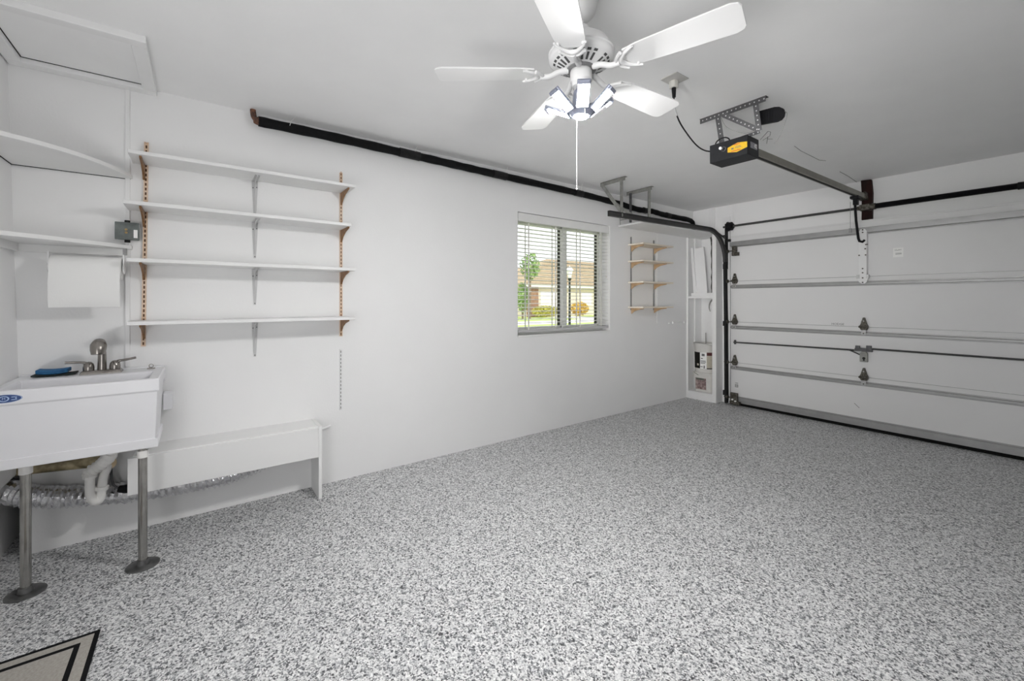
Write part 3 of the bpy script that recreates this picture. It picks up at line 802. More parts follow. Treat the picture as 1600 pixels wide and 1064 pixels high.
t = thing('hanging_strap', (-2.775, 5.2, 1.7), 'dark strap hanging inside the right edge of the niche', 'strap')
obj('webbing', MB().tube(smoothpts([(-2.788, 5.15, 1.99), (-2.790, 5.15, 1.85), (-2.786, 5.15, 1.65), (-2.789, 5.15, 1.5), (-2.788, 5.15, 1.359)], 6), [0.014 + 0.003 * math.sin(k * 1.3) for k in range(25)], 8), M_strap, t, smooth=True)
obj('frayed_end', MB().tube([(-2.788, 5.15, 1.96), (-2.793, 5.148, 1.99), (-2.806, 5.145, 2.045), (-2.801, 5.145, 2.055), (-2.790, 5.15, 2.0), (-2.783, 5.15, 2.06)], [0.014, 0.012, 0.006, 0.005, 0.010, 0.004], 8), M_strap, t)
t = thing('hanging_hook', (-2.80, 5.2, 1.2), 'curved dark hook hanging under the niche shelf', 'hook')
obj('hook', MB().tube(smoothpts([(-2.772, 5.16, 1.275), (-2.80, 5.16, 1.265), (-2.825, 5.16, 1.225), (-2.832, 5.16, 1.17), (-2.82, 5.16, 1.125)], 6), [0.012 - 0.0003 * k for k in range(25)], 10), M_angle, t, smooth=True)
t = obj('paint_stick', MB().bar((-2.955, 5.30, 0.60), (-2.945, 5.28, 0.845), 0.012, 0.004, up=(0, 1, 0)), M_stick, org=(-2.95, 5.3, 0.6))
tag(t, 'thin grey stick standing up out of the upper bucket', 'stick')

# upper round bucket
CX, CY = -2.952, 5.295
bk = thing('paint_bucket', (CX, CY, 0.345), 'round white bucket with a black and cream label, stacked on top', 'bucket')
def arcband(r0, r1, z0, z1, a0, a1, n=14):
    m = MB()
    vs = []
    for k in range(n + 1):
        a = a0 + (a1 - a0) * k / n
        vs += [(CX + r0 * math.cos(a), CY + r0 * math.sin(a), z0), (CX + r1 * math.cos(a), CY + r1 * math.sin(a), z1),
               (CX + (r1 + 0.0012) * math.cos(a), CY + (r1 + 0.0012) * math.sin(a), z1), (CX + (r0 + 0.0012) * math.cos(a), CY + (r0 + 0.0012) * math.sin(a), z0)]
    fs = []
    for k in range(n):
        for i in range(4):
            fs.append((k * 4 + i, k * 4 + (i + 1) % 4, k * 4 + 4 + (i + 1) % 4, k * 4 + 4 + i))
    fs += [(0, 1, 2, 3), (n * 4 + 3, n * 4 + 2, n * 4 + 1, n * 4)]
    m.add(vs, fs)
    return m
obj('body', MB().lathe([(0.128, 0.345), (0.131, 0.37), (0.136, 0.60), (0.142, 0.605), (0.143, 0.685), (0.146, 0.69), (0.146, 0.715), (0.137, 0.715), (0.132, 0.60), (0.122, 0.40), (0, 0.40)], (CX, CY, 0), 40), M_bucket, bk, smooth=True)
LB = []
D = math.radians
obj('label_black', arcband(0.1325, 0.1365, 0.395, 0.600, D(219), D(269)), M_lblack, bk)
obj('label_white', arcband(0.1325, 0.1365, 0.395, 0.600, D(269), D(303)), M_whitelab, bk)
obj('label_cream', arcband(0.1327, 0.1355, 0.405, 0.560, D(303), D(362)), M_lcream, bk)
obj('label_red', arcband(0.1357, 0.1367, 0.562, 0.602, D(303), D(362)), M_lred, bk)
obj('label_stripe', arcband(0.1329, 0.1330, 0.392, 0.404, D(303), D(362)), M_lblack, bk)
a = D(216)
obj('label_dot', arcband(0.1345, 0.1350, 0.430, 0.455, D(250), D(262)).xf(Matrix.Translation((0.0008, -0.0016, 0))), M_lcream, bk)
pr = MB()
for (za, zb, aa, ab) in ((0.555, 0.585, 278, 293), (0.520, 0.530, 274, 284), (0.49, 0.498, 272, 298), (0.475, 0.482, 272, 300), (0.46, 0.467, 272, 296), (0.40, 0.435, 288, 294), (0.415, 0.424, 271, 284)):
    q = arcband(0.1352, 0.1356, za, zb, D(aa), D(ab), 4).xf(Matrix.Translation((0.0010, -0.0016, 0)))
    pr.add(q.v, q.f)
obj('label_print', pr, M_ink, bk)
obj('handle', MB().tube([(CX + 0.147 * math.cos(a_), CY + 0.147 * math.sin(a_), 0.70 - 0.004 + 0.028 * math.sin((a_ - D(190)) * 1.4)) for a_ in [D(190) + D(150) * k / 20 for k in range(21)]], 0.0025, 6), M_angle, bk, smooth=True)
# lower squarish bucket
bk = thing('paint_bucket', (CX, 5.30, 0.098), 'squarish white pail with a faded picture label, at the bottom', 'bucket')
def rrect(x0, x1, y0, y1, r, n=5):
    out = []
    for cx_, cy_, a0 in ((x1 - r, y1 - r, 0), (x0 + r, y1 - r, PI / 2), (x0 + r, y0 + r, PI), (x1 - r, y0 + r, 1.5 * PI)):
        for k in range(n + 1):
            a_ = a0 + PI / 2 * k / n
            out.append((cx_ + r * math.cos(a_), cy_ + r * math.sin(a_)))
    return out
def loft(levels):
    m = MB()
    n = len(levels[0][0])
    vs = [(p[0], p[1], z) for poly, z in levels for p in poly]
    fs = []
    for k in range(len(levels) - 1):
        for i in range(n):
            fs.append((k * n + i, k * n + (i + 1) % n, (k + 1) * n + (i + 1) % n, (k + 1) * n + i))
    fs += [tuple(range(n))[::-1], tuple(range((len(levels) - 1) * n, len(levels) * n))]
    m.add(vs, fs)
    return m
obj('body', loft([(rrect(-3.052, -2.818, 5.185, 5.425, 0.04), 0.0985), (rrect(-3.062, -2.802, 5.175, 5.435, 0.045), 0.29)]), M_bucket, bk, smooth=True)
obj('lid', loft([(rrect(-3.072, -2.796, 5.168, 5.442, 0.05), 0.29), (rrect(-3.076, -2.792, 5.165, 5.445, 0.05), 0.335), (rrect(-3.06, -2.80, 5.175, 5.435, 0.05), 0.3445)]), M_bucket, bk, smooth=True)
obj('label', MB().hexa([(-3.025, 5.1825, 0.125), (-2.885, 5.1825, 0.125), (-2.885, 5.186, 0.125), (-3.025, 5.186, 0.125)], [(-3.025, 5.1745, 0.27), (-2.885, 5.1745, 0.27), (-2.885, 5.178, 0.27), (-3.025, 5.178, 0.27)]), M_lpink, bk)
obj('label_header', MB().box(-3.015, 5.172, 0.245, -2.91, 5.1755, 0.268), M_lgreen, bk)
obj('lid_crease', MB().bar((-3.04, 5.1655, 0.335), (-2.98, 5.1655, 0.306), 0.006, 0.003, up=(0, 1, 0)), M_lgreen, bk)

# ------------------------------------------------------------------ garage door
gd = thing('garage_door', (-1.30, 5.24, 0), 'white sectional garage door with metal struts and hinges', 'garage door')
YD0, YD1 = 5.232, 5.274
GX0, GX1 = -2.598, -0.004
secs = [(0.028, 0.510), (0.514, 1.001), (1.005, 1.494), (1.498, 2.040)]
for z0, z1 in secs:
    obj('panel', MB().box(GX0, YD0, z0, GX1, YD1, z1), M_door, gd, bevel=0.002)
for z in (0.512, 1.003, 1.496):
    obj('tongue_joint', MB().box(GX0, YD0 + 0.004, z - 0.004, GX1, YD1 - 0.004, z + 0.004), M_strut, gd)
def strut(z0, z1, dep):
    # hat-section strut: two lips and a raised web
    y = YD0
    m = MB().prism([(y, z0), (y - 0.003, z0), (y - 0.003, z0 + 0.010), (y - dep, z0 + 0.014), (y - dep, z1 - 0.014), (y - 0.003, z1 - 0.010), (y - 0.003, z1), (y, z1)], 'x', GX0 + 0.005, GX1 - 0.005)
    return m
for z0, z1, dp in ((0.052, 0.108, 0.022), (0.425, 0.470, 0.020), (0.915, 0.960, 0.022), (1.405, 1.452, 0.022), (1.905, 1.975, 0.045)):
    obj('strut', strut(z0, z1, dp), M_strut, gd)
obj('top_lip', MB().box(GX0, YD0 - 0.012, 2.028, GX1, YD0, 2.044), M_door, gd)
obj('bottom_seal', MB().box(GX0, YD0 - 0.006, 0.0, GX1, YD1, 0.028), M_rubber, gd)
obj('bottom_rail', MB().box(GX0, YD0 - 0.002, 0.0285, GX1, YD0, 0.052), M_strut, gd)

def hinge(x, zj):
    hz = [(x - 0.007, zj + 0.092), (x + 0.007, zj + 0.092), (x + 0.024, zj + 0.030), (x + 0.033, zj + 0.012), (x + 0.033, zj - 0.008), (x + 0.022, zj - 0.030), (x - 0.022, zj - 0.030), (x - 0.033, zj - 0.008), (x - 0.033, zj + 0.012), (x - 0.024, zj + 0.030)]
    o = obj('hinge', MB().prism(hz, 'y', YD0 - 0.0265, YD0), M_hinge, gd, bevel=0.003)
    obj('knuckle', MB().cyl((x - 0.036, YD0 - 0.034, zj + 0.002), (x + 0.036, YD0 - 0.034, zj + 0.002), 0.010, n=12), M_hinge, o, smooth=True)
    obj('tab', MB().box(x - 0.018, YD0 - 0.0275, zj - 0.075, x + 0.018, YD0 - 0.02, zj - 0.030), M_galv, o)
    obj('bolt', MB().cyl((x, YD0 - 0.0265, zj + 0.058), (x, YD0 - 0.033, zj + 0.058), 0.006, n=6), M_galv, o)
    obj('bolt', MB().cyl((x, YD0 - 0.0275, zj - 0.062), (x, YD0 - 0.034, zj - 0.062), 0.006, n=6), M_hinge, o)
for zj in (0.512, 1.003, 1.496):
    hinge(-2.545, zj)
    if zj < 1.4:
        hinge(-1.305, zj)
# roller holders on the left edge
for z in (0.09, 0.512, 1.003, 1.496, 1.86):
    o = obj('roller', MB().cyl((-2.66, YD0 - 0.045, z), (-2.50, YD0 - 0.045, z), 0.006, n=10).cyl((-2.632, YD0 - 0.045, z), (-2.608, YD0 - 0.045, z), 0.020, n=16), M_hinge, gd, smooth=True)
obj('top_roller_bracket', MB().box(-2.565, YD0 - 0.055, 1.80, -2.49, YD0 - 0.012, 1.84).box(-2.56, YD0 - 0.06, 1.84, -2.52, YD0, 1.91), M_hinge, gd, bevel=0.002)
obj('bottom_bracket', MB().box(-2.59, YD0 - 0.055, 0.012, -2.47, YD0 - 0.022, 0.05).box(-2.585, YD0 - 0.045, 0.05, -2.50, YD0 - 0.022, 0.15), M_hinge, gd, bevel=0.002)
obj('bottom_bracket_bolt', MB().cyl((-2.555, YD0 - 0.06, 0.07), (-2.555, YD0 - 0.04, 0.07), 0.010, n=10).cyl((-2.52, YD0 - 0.06, 0.055), (-2.52, YD0 - 0.04, 0.055), 0.010, n=10), M_whitelab, gd)
# operator plate in the middle of the top section
pt = [(-1.335, 1.50), (-1.345, 1.47), (-1.335, 1.44), (-1.31, 1.425), (-1.29, 1.425), (-1.275, 1.44), (-1.265, 1.47), (-1.275, 1.50), (-1.275, 1.93), (-1.29, 1.955), (-1.32, 1.955), (-1.335, 1.93)]
op = obj('operator_plate', MB().prism(pt, 'y', YD0 - 0.052, YD0 - 0.048).box(-1.335, YD0 - 0.048, 1.45, -1.330, YD0, 1.93).box(-1.280, YD0 - 0.048, 1.45, -1.275, YD0, 1.93), M_white, gd)
bm_ = MB()
for (x, z) in ((-1.305, 1.92), (-1.305, 1.945), (-1.332, 1.70), (-1.282, 1.70), (-1.305, 1.57), (-1.305, 1.53), (-1.305, 1.48), (-1.305, 1.436), (-1.285, 1.76), (-1.27, 1.80), (-1.28, 1.80)):
    bm_.cyl((x, YD0 - 0.052, z), (x, YD0 - 0.060, z), 0.0065, n=8)
obj('bolt', bm_, M_hinge, op)
obj('hinge_ears', MB().box(-1.352, YD0 - 0.058, 1.475, -1.332, YD0 - 0.03, 1.51).box(-1.278, YD0 - 0.058, 1.475, -1.258, YD0 - 0.03, 1.51), M_galv, op)
# lock
lk = obj('lock_bar', MB().tube([(-2.54, YD0 - 0.02, 0.758), (-1.38, YD0 - 0.02, 0.772)], 0.0085, 8).tube([(-1.24, YD0 - 0.02, 0.795), (-0.02, YD0 - 0.02, 0.795)], 0.0085, 8).tube([(-1.42, YD0 - 0.02, 0.770), (-1.33, YD0 - 0.02, 0.728)], 0.006, 8), M_track, gd, smooth=True)
obj('guide', MB().box(-2.548, YD0 - 0.028, 0.735, -2.535, YD0, 0.785).box(-2.555, YD0 - 0.03, 0.75, -2.525, YD0 - 0.02, 0.766), M_track, lk)
obj('latch_plate', MB().box(-1.375, YD0 - 0.03, 0.765, -1.24, YD0, 0.795).box(-1.37, YD0 - 0.032, 0.79, -1.335, YD0 - 0.01, 0.818).box(-1.285, YD0 - 0.032, 0.79, -1.245, YD0 - 0.01, 0.825).box(-1.33, YD0 - 0.04, 0.775, -1.28, YD0 - 0.03, 0.80), M_perf, lk, bevel=0.002)
lc = obj('lock_case', MB().box(-1.335, YD0 - 0.03, 0.665, -1.275, YD0, 0.745).prism([(-1.335, 0.745), (-1.275, 0.745), (-1.29, 0.765), (-1.32, 0.765)], 'y', YD0 - 0.026, YD0), M_angle, gd, bevel=0.002)
obj('keyhole', MB().cyl((-1.302, YD0 - 0.033, 0.70), (-1.302, YD0 - 0.029, 0.70), 0.012, n=14).box(-1.308, YD0 - 0.0325, 0.675, -1.296, YD0 - 0.03, 0.70), M_dark, lc)
# decals and marks
lb = obj('warning_label', MB().box(-1.092, YD0 - 0.0012, 1.664, -1.020, YD0, 1.750), M_whitelab, gd, label='small white label on the door')
tm = text_mesh('CLAY', 0.020, 0.0003)
tm.xf(Matrix.Translation((-1.056, YD0 - 0.0016, 1.730)) @ Matrix.Rotation(PI / 2, 4, 'X'))
tm.box(-1.075, YD0 - 0.0016, 1.69, -1.032, YD0 - 0.0011, 1.694).box(-1.075, YD0 - 0.0016, 1.70, -1.032, YD0 - 0.0011, 1.703)
obj('label_print', tm, M_ink, lb)
tm = text_mesh('HODGE', 0.030, 0.0003)
tm.xf(Matrix.Translation((-1.520, YD0 - 0.0008, 1.021)) @ Matrix.Rotation(PI / 2, 4, 'X'))
obj('stamp_print', tm, M_ink, gd)
mk = MB()
for (za, zb) in ((0.215, 0.222), (0.230, 0.236), (0.243, 0.250), (0.262, 0.268)):
    mk.box(-2.548, YD0 - 0.0008, za, -2.512, YD0, zb)
mk.box(-2.548, YD0 - 0.0008, 0.215, -2.543, YD0, 0.25).box(-2.517, YD0 - 0.0008, 0.215, -2.512, YD0, 0.25)
obj('stamp_print', mk, M_ink, gd)
obj('scratch_mark', MB().bar((-1.385, YD0 - 0.0006, 0.245), (-1.345, YD0 - 0.0006, 0.205), 0.004, 0.001, up=(0, 1, 0)), M_ink, gd)

# tracks
tk = thing('door_track', (-2.62, 4.5, 2.05), 'dark curved steel garage door track along the left side', 'track')
def chan(path, m, name, parent, w=0.050, d=0.028, th=0.004):
    # C-channel swept along a path in the y-z plane at x
    pts = [Vector(p) for p in path]
    mb = MB()
    prof = [(0, -w / 2), (d, -w / 2), (d, -w / 2 + th), (th, -w / 2 + th), (th, w / 2 - th), (d, w / 2 - th), (d, w / 2), (0, w / 2)]
    n = len(prof)
    vs = []
    for k, p in enumerate(pts):
        t_ = (pts[min(k + 1, len(pts) - 1)] - pts[max(k - 1, 0)]).normalized()
        nn = Vector((0, -t_.z, t_.y))
        for a_, b_ in prof:
            vs.append(p + Vector((a_, 0, 0)) + nn * b_)
    fs = []
    for k in range(len(pts) - 1):
        for i in range(n):
            fs.append((k * n + i, k * n + (i + 1) % n, (k + 1) * n + (i + 1) % n, (k + 1) * n + i))
    fs += [tuple(range(n))[::-1], tuple(range((len(pts) - 1) * n, len(pts) * n))]
    mb.add(vs, fs)
    return obj(name, mb, m, parent)
TX = -2.648
curve = [(TX, 4.80 + 0.36 * math.sin(a), 2.092 - 0.36 * (1 - math.cos(a))) for a in [PI / 2 * k / 14 for k in range(15)]]
chan([(TX, 3.05, 2.066), (TX, 4.0, 2.079)] + curve, M_track, 'horizontal_rail', tk)
chan([(TX, 5.165, 1.76), (TX, 5.185, 0.9), (TX, 5.195, 0.012)], M_trackv, 'vertical_rail', tk, w=0.046)
obj('flag_bracket', MB().box(TX - 0.004, 5.19, 1.70, TX, 5.262, 2.20).box(TX, 5.21, 1.98, TX + 0.05, 5.235, 2.01), M_trackv, tk)
for z in (0.13, 0.98, 1.68):
    obj('wall_bracket', MB().box(TX - 0.035, 5.20, z - 0.03, TX, 5.262, z + 0.03), M_trackv, tk, bevel=0.002)
obj('cross_brace', MB().bar((TX, 5.20, 2.02), (TX, 4.93, 2.10), 0.02, 0.004, up=(1, 0, 0)), M_track, tk)
obj('pin', MB().cyl((TX - 0.02, 5.16, 2.05), (TX + 0.03, 5.16, 2.05), 0.01, n=10), M_trackv, tk)

# hangers of the track
for i, (yy, xa, xb, lab) in enumerate([(3.25, -2.915, -2.61, 'grey steel angle hanger with diagonal brace near the track end'), (3.755, -2.995, -2.675, 'grey steel angle hanger with straight legs above the overhead shelf')]):
    hg = thing('track_hanger', ((xa + xb) / 2, yy, 2.44), lab, 'hanger', 'steel track hangers')
    obj('ceiling_angle', MB().box(xa, yy, 2.402, xb, yy + 0.004, 2.44).box(xa, yy, 2.436, xb, yy + 0.036, 2.44), M_angle, hg)
    if i == 0:
        obj('upright', MB().box(-2.665, yy - 0.004, 2.06, -2.661, yy + 0.03, 2.42).box(-2.665, yy - 0.004, 2.06, -2.632, yy, 2.42), M_angle, hg)
        obj('diagonal_brace', MB().bar((-2.895, yy - 0.006, 2.42), (-2.66, yy - 0.006, 2.12), 0.034, 0.004, up=(0, 1, 0)), M_angle, hg)
        obj('diagonal_brace', MB().bar((-2.74, yy + 0.03, 2.20), (-2.655, yy + 0.16, 2.095), 0.03, 0.004, up=(0, 1, 0)), M_angle, hg)
    else:
        obj('upright', MB().box(-2.720, yy - 0.004, 2.07, -2.716, yy + 0.03, 2.42).box(-2.720, yy - 0.004, 2.07, -2.686, yy, 2.42), M_angle, hg)
        obj('upright', MB().box(-2.955, yy - 0.004, 2.105, -2.951, yy + 0.03, 2.42).box(-2.955, yy - 0.004, 2.105, -2.924, yy, 2.42), M_perf, hg)

# torsion shaft and spring
sh_ = thing('torsion_spring', (-1.3, 5.17, 2.16), 'black torsion spring and steel shaft above the garage door', 'spring')
obj('shaft', MB().cyl((-2.66, 5.17, 2.157), (0.45, 5.17, 2.157), 0.0125, n=14), M_track, sh_, smooth=True)
spg = MB()
NT = 150
pts = []
prof = []
x0, x1 = -1.215, -0.325
mdl = MB()
pts = [(x0 + (x1 - x0) * k / 400, 5.17, 2.157) for k in range(401)]
mdl.tube(pts, [0.0235 + (0.0022 if k % 2 else -0.0006) for k in range(401)], 14)
obj('coil', mdl, M_black, sh_, smooth=False)
obj('cone', MB().cyl((-0.335, 5.17, 2.157), (-0.24, 5.17, 2.157), 0.030, 0.026, n=16).cyl((-0.285, 5.13, 2.157), (-0.285, 5.21, 2.157), 0.012, n=8), M_black, sh_, smooth=True)
obj('cone', MB().cyl((-1.245, 5.17, 2.157), (-1.205, 5.17, 2.157), 0.030, n=16), M_hinge, sh_, smooth=True)
obj('bearing_plate', MB().box(-1.325, 5.145, 2.130, -1.245, 5.238, 2.185).cyl((-1.345, 5.17, 2.157), (-1.325, 5.17, 2.157), 0.02, n=14), M_hinge, sh_, bevel=0.003)
obj('cable_drum', MB().cyl((-2.60, 5.17, 2.157), (-2.555, 5.17, 2.157), 0.050, n=24).cyl((-2.605, 5.17, 2.157), (-2.60, 5.17, 2.157), 0.058, n=24).cyl((-2.555, 5.17, 2.157), (-2.535, 5.17, 2.157), 0.028, n=16), M_black, sh_, smooth=True)
obj('lift_cable', MB().cyl((-2.60, 5.215, 2.15), (-2.585, 5.20, 0.08), 0.002, n=6), M_black, sh_)
t = obj('header_block', MB().prism([(-1.335, 2.438), (-1.255, 2.432), (-1.245, 2.30), (-1.248, 2.05), (-1.33, 2.05), (-1.328, 2.3)], 'y', 5.238, YF), M_wood, org=(-1.29, 5.26, 2.25), bevel=0.002)
tag(t, 'dark brown wood block on the wall above garage door', 'wood block')

# ------------------------------------------------------------------ opener
og = thing('garage_door_opener', (-1.32, 2.7, 2.25), 'black garage door opener motor hanging from the ceiling', 'opener')
OX0, OX1, OY0, OY1, OZ0, OZ1 = -1.437, -1.205, 2.622, 2.770, 2.131, 2.246
hs = obj('housing', MB().box(OX0, OY0, OZ0, OX1, OY1, OZ1), M_motor, og, bevel=0.004)
yl = obj('yellow_label', MB().prism([(-1.322, 2.170), (-1.268, 2.158), (-1.206, 2.172), (-1.206, 2.204), (-1.262, 2.214), (-1.322, 2.198)], 'y', OY0 - 0.0008, OY0), M_yellow, hs)
obj('label_print', MB().box(-1.300, OY0 - 0.0014, 2.180, -1.286, OY0 - 0.0007, 2.190).box(-1.276, OY0 - 0.0014, 2.183, -1.24, OY0 - 0.0007, 2.186).box(-1.276, OY0 - 0.0014, 2.190, -1.245, OY0 - 0.0007, 2.193), M_ink, hs)
obj('label_band', MB().box(-1.30, OY0 - 0.0012, 2.166, -1.245, OY0 - 0.0007, 2.172).box(-1.285, OY0 - 0.0012, 2.203, -1.25, OY0 - 0.0007, 2.209), M_orange, hs)
obj('knob', MB().cyl((-1.362, OY0 - 0.014, 2.206), (-1.362, OY0, 2.206), 0.009, n=16), M_whitelab, hs)
obj('knob_ring', MB().tube([(-1.346 + 0.013 * math.cos(a_), OY0 - 0.003, 2.198 + 0.013 * math.sin(a_)) for a_ in [2 * PI * k / 16 for k in range(17)]], 0.003, 6), M_perf, hs, smooth=True)
obj('side_label', MB().box(OX1, 2.660, 2.176, OX1 + 0.0008, 2.745, 2.212), M_greylab, hs)
tm = text_mesh('82', 0.034, 0.0003)
tm.xf(Matrix.Translation((OX1 + 0.0012, 2.727, 2.195)) @ Matrix.Rotation(PI / 2, 4, 'Z') @ Matrix.Rotation(PI / 2, 4, 'X'))
obj('label_print', tm, M_whitelab, hs)
obj('carry_loop', MB().tube([(-1.395 + 0.045 * math.cos(a_) + 0.03, OY0 + 0.02, OZ1 + 0.032 * math.sin(a_)) for a_ in [PI * k / 12 for k in range(13)]], 0.004, 8), M_black, og, smooth=True)
obj('rail', MB().box(-1.328, OY1 - 0.02, 2.205, -1.282, 5.20, 2.25).xf(Matrix.Translation((0, OY1, 2.205)) @ Matrix.Rotation(math.radians(0.95), 4, 'X') @ Matrix.Translation((0, -OY1, -2.205))), mat('bronze_grey_rail', (0.30, 0.29, 0.25), 0.42, 0.6, var=0.15, vscale=10), og, bevel=0.003)
obj('rail_slot', MB().box(-1.314, OY1, 2.202, -1.296, 5.20, 2.2055).xf(Matrix.Translation((0, OY1, 2.205)) @ Matrix.Rotation(math.radians(0.95), 4, 'X') @ Matrix.Translation((0, -OY1, -2.205))), M_dark, og)
obj('rail_end_bracket', MB().box(-1.335, 5.15, 2.235, -1.275, 5.236, 2.305), M_hinge, og, bevel=0.003)
tr_ = obj('trolley', MB().box(-1.340, 4.93, 2.215, -1.275, 5.03, 2.240).box(-1.325, 4.96, 2.16, -1.290, 5.01, 2.22), M_black, og, bevel=0.003)
obj('door_arm', MB().tube([(-1.315, 4.985, 2.19), (-1.32, 5.04, 2.02), (-1.325, 5.125, 1.86), (-1.322, 5.145, 1.835), (-1.305, 5.172, 1.828), (-1.29, 5.18, 1.845)], 0.011, 8), M_black, tr_, smooth=True)
obj('release_cord', MB().cyl((-1.34, 4.95, 2.19), (-1.34, 4.95, 1.935), 0.0018, n=6).box(-1.350, 4.942, 1.90, -1.330, 4.958, 1.94), M_stdgrey, tr_)

# perforated steel hanger
ph = thing('motor_hanger', (-1.30, 2.64, 2.44), 'perforated steel angle bracket holding the opener motor', 'hanger')
def perf(p0, p1, wd, nm, parent, n, up, flange=True, off=0.0):
    p0, p1 = Vector(p0), Vector(p1)
    o = obj(nm, MB().bar(p0, p1, wd, 0.003, up=up), M_perf, parent)
    hm = MB()
    upv = Vector(up).normalized()
    for k in range(n):
        c_ = p0.lerp(p1, (k + 0.7) / n)
        hm.cyl(c_ - upv * 0.0022, c_ + upv * 0.0022, 0.0042, n=8)
    h_ = obj('bolt_hole', hm, mat('hole_white', (0.62, 0.62, 0.62), 0.7, var=0.05), o)
    h_['kind'] = 'stuff'
    return o
perf((-1.505, 2.63, 2.424), (-1.108, 2.63, 2.424), 0.032, 'ceiling_angle', ph, 15, (0, 1, 0))
obj('ceiling_flange', MB().box(-1.508, 2.628, 2.4375, -1.105, 2.662, 2.44), M_perf, ph)
perf((-1.390, 2.632, 2.425), (-1.376, 2.66, 2.240), 0.032, 'upright', ph, 6, (0, 1, 0.1))
perf((-1.165, 2.634, 2.42), (-1.158, 2.665, 2.262), 0.030, 'upright', ph, 6, (0, 1, 0.1))
perf((-1.352, 2.628, 2.415), (-1.162, 2.664, 2.268), 0.030, 'diagonal_brace', ph, 9, (0, 1, 0.2))
perf((-1.262, 2.67, 2.252), (-1.158, 2.67, 2.258), 0.020, 'foot', ph, 4, (0, 1, 0.6))
bt = thing('antenna_plate', (-1.12, 2.72, 2.35), 'black flat plate with rounded end beside the opener hanger', 'plate')
pq = [(-1.190, 2.318), (-1.190, 2.400), (-1.095, 2.393), (-1.070, 2.385), (-1.050, 2.368), (-1.043, 2.345), (-1.048, 2.322), (-1.062, 2.308), (-1.085, 2.304)]
obj('plate', MB().prism(pq, 'y', 2.712, 2.735), M_black, bt, bevel=0.003)
rb = MB()
for k in range(6):
    rb.box(-1.18 + k * 0.014, 2.7095, 2.318, -1.174 + k * 0.014, 2.712, 2.388)
obj('rib', rb, M_black, bt)
obj('hanging_wire', MB().tube(smoothpts([(-1.045, 2.72, 2.35), (-1.03, 2.72, 2.33), (-1.045, 2.72, 2.27), (-1.075, 2.74, 2.225), (-1.11, 2.75, 2.19)], 6), 0.0012, 6), M_angle, bt)
obj('hanging_wire', MB().tube(smoothpts([(-1.37, 2.63, 2.41), (-1.33, 2.635, 2.33), (-1.24, 2.65, 2.27), (-1.18, 2.66, 2.268)], 6), 0.0012, 6), M_angle, bt)

ou = thing('ceiling_outlet', (-1.31, 2.05, 2.44), 'ceiling outlet with a plug, between fan and opener', 'outlet')
obj('cover_plate', MB().box(-1.360, 1.985, 2.435, -1.262, 2.095, 2.44), M_greylab if False else mat('outlet_plate', (0.55, 0.54, 0.52), 0.5, var=0.08), ou, bevel=0.002)
obj('adapter', MB().cyl((-1.325, 2.055, 2.400), (-1.325, 2.055, 2.436), 0.024, n=8), mat('outlet_ivory', (0.66, 0.65, 0.61), 0.5, var=0.05), ou, bevel=0.003)
cd = thing('power_cord', (-1.33, 2.06, 2.40), 'black power cord drooping from ceiling outlet to the opener', 'cord')
obj('plug', MB().cyl((-1.325, 2.055, 2.402), (-1.327, 2.06, 2.352), 0.012, 0.009, n=12), M_black, cd, smooth=True)
cp = smoothpts([(-1.327, 2.06, 2.355), (-1.352, 2.10, 2.325), (-1.372, 2.18, 2.270), (-1.395, 2.30, 2.232), (-1.425, 2.45, 2.208), (-1.447, 2.58, 2.210), (-1.437, 2.655, 2.215)], 8)
obj('wire', MB().tube(cp, 0.0042, 8), M_black, cd, smooth=True)
obj('white_tape', MB().tube(cp[6:14], 0.0050, 8), mat('tape_grey', (0.55, 0.55, 0.55), 0.5, var=0.05), cd, smooth=True)

# pencil marks and hairline cracks on the ceiling
PENA = [(-1.433, 3.316, 2.4395), (-1.331, 3.196, 2.4395), (-1.325, 3.223, 2.4395), (-1.359, 3.294, 2.4395), (-1.427, 3.344, 2.4395)]
PENB = [(-1.439, 3.435, 2.4395), (-1.372, 3.296, 2.4395), (-1.397, 3.344, 2.4395), (-1.374, 3.374, 2.4395)]
CRA = [(-1.338, 3.661, 2.4395), (-1.351, 3.831, 2.4395), (-1.349, 4.034, 2.4395), (-1.348, 4.196, 2.4395), (-1.322, 4.259, 2.4395)]
CRB = [(-1.357, 4.721, 2.4395), (-1.359, 4.954, 2.4395), (-1.376, 5.260, 2.4395), (-1.383, 5.407, 2.4395)]
t = thing('pencil_mark', (-1.34, 3.25, 2.44), 'pencilled figure four on the ceiling beside the opener', 'mark')
obj('stroke', MB().tube(PENA, 0.0022, 5), M_pencil, t)
obj('stroke', MB().tube(PENB, 0.0022, 5), M_pencil, t)
t = thing('ceiling_crack', (-1.36, 4.2, 2.44), 'thin hairline crack in the ceiling along the opener rail', 'crack')
obj('crack', MB().tube(CRA, 0.0022, 5), M_pencil, t)
obj('crack', MB().tube(CRB, 0.0025, 5), M_pencil, t)

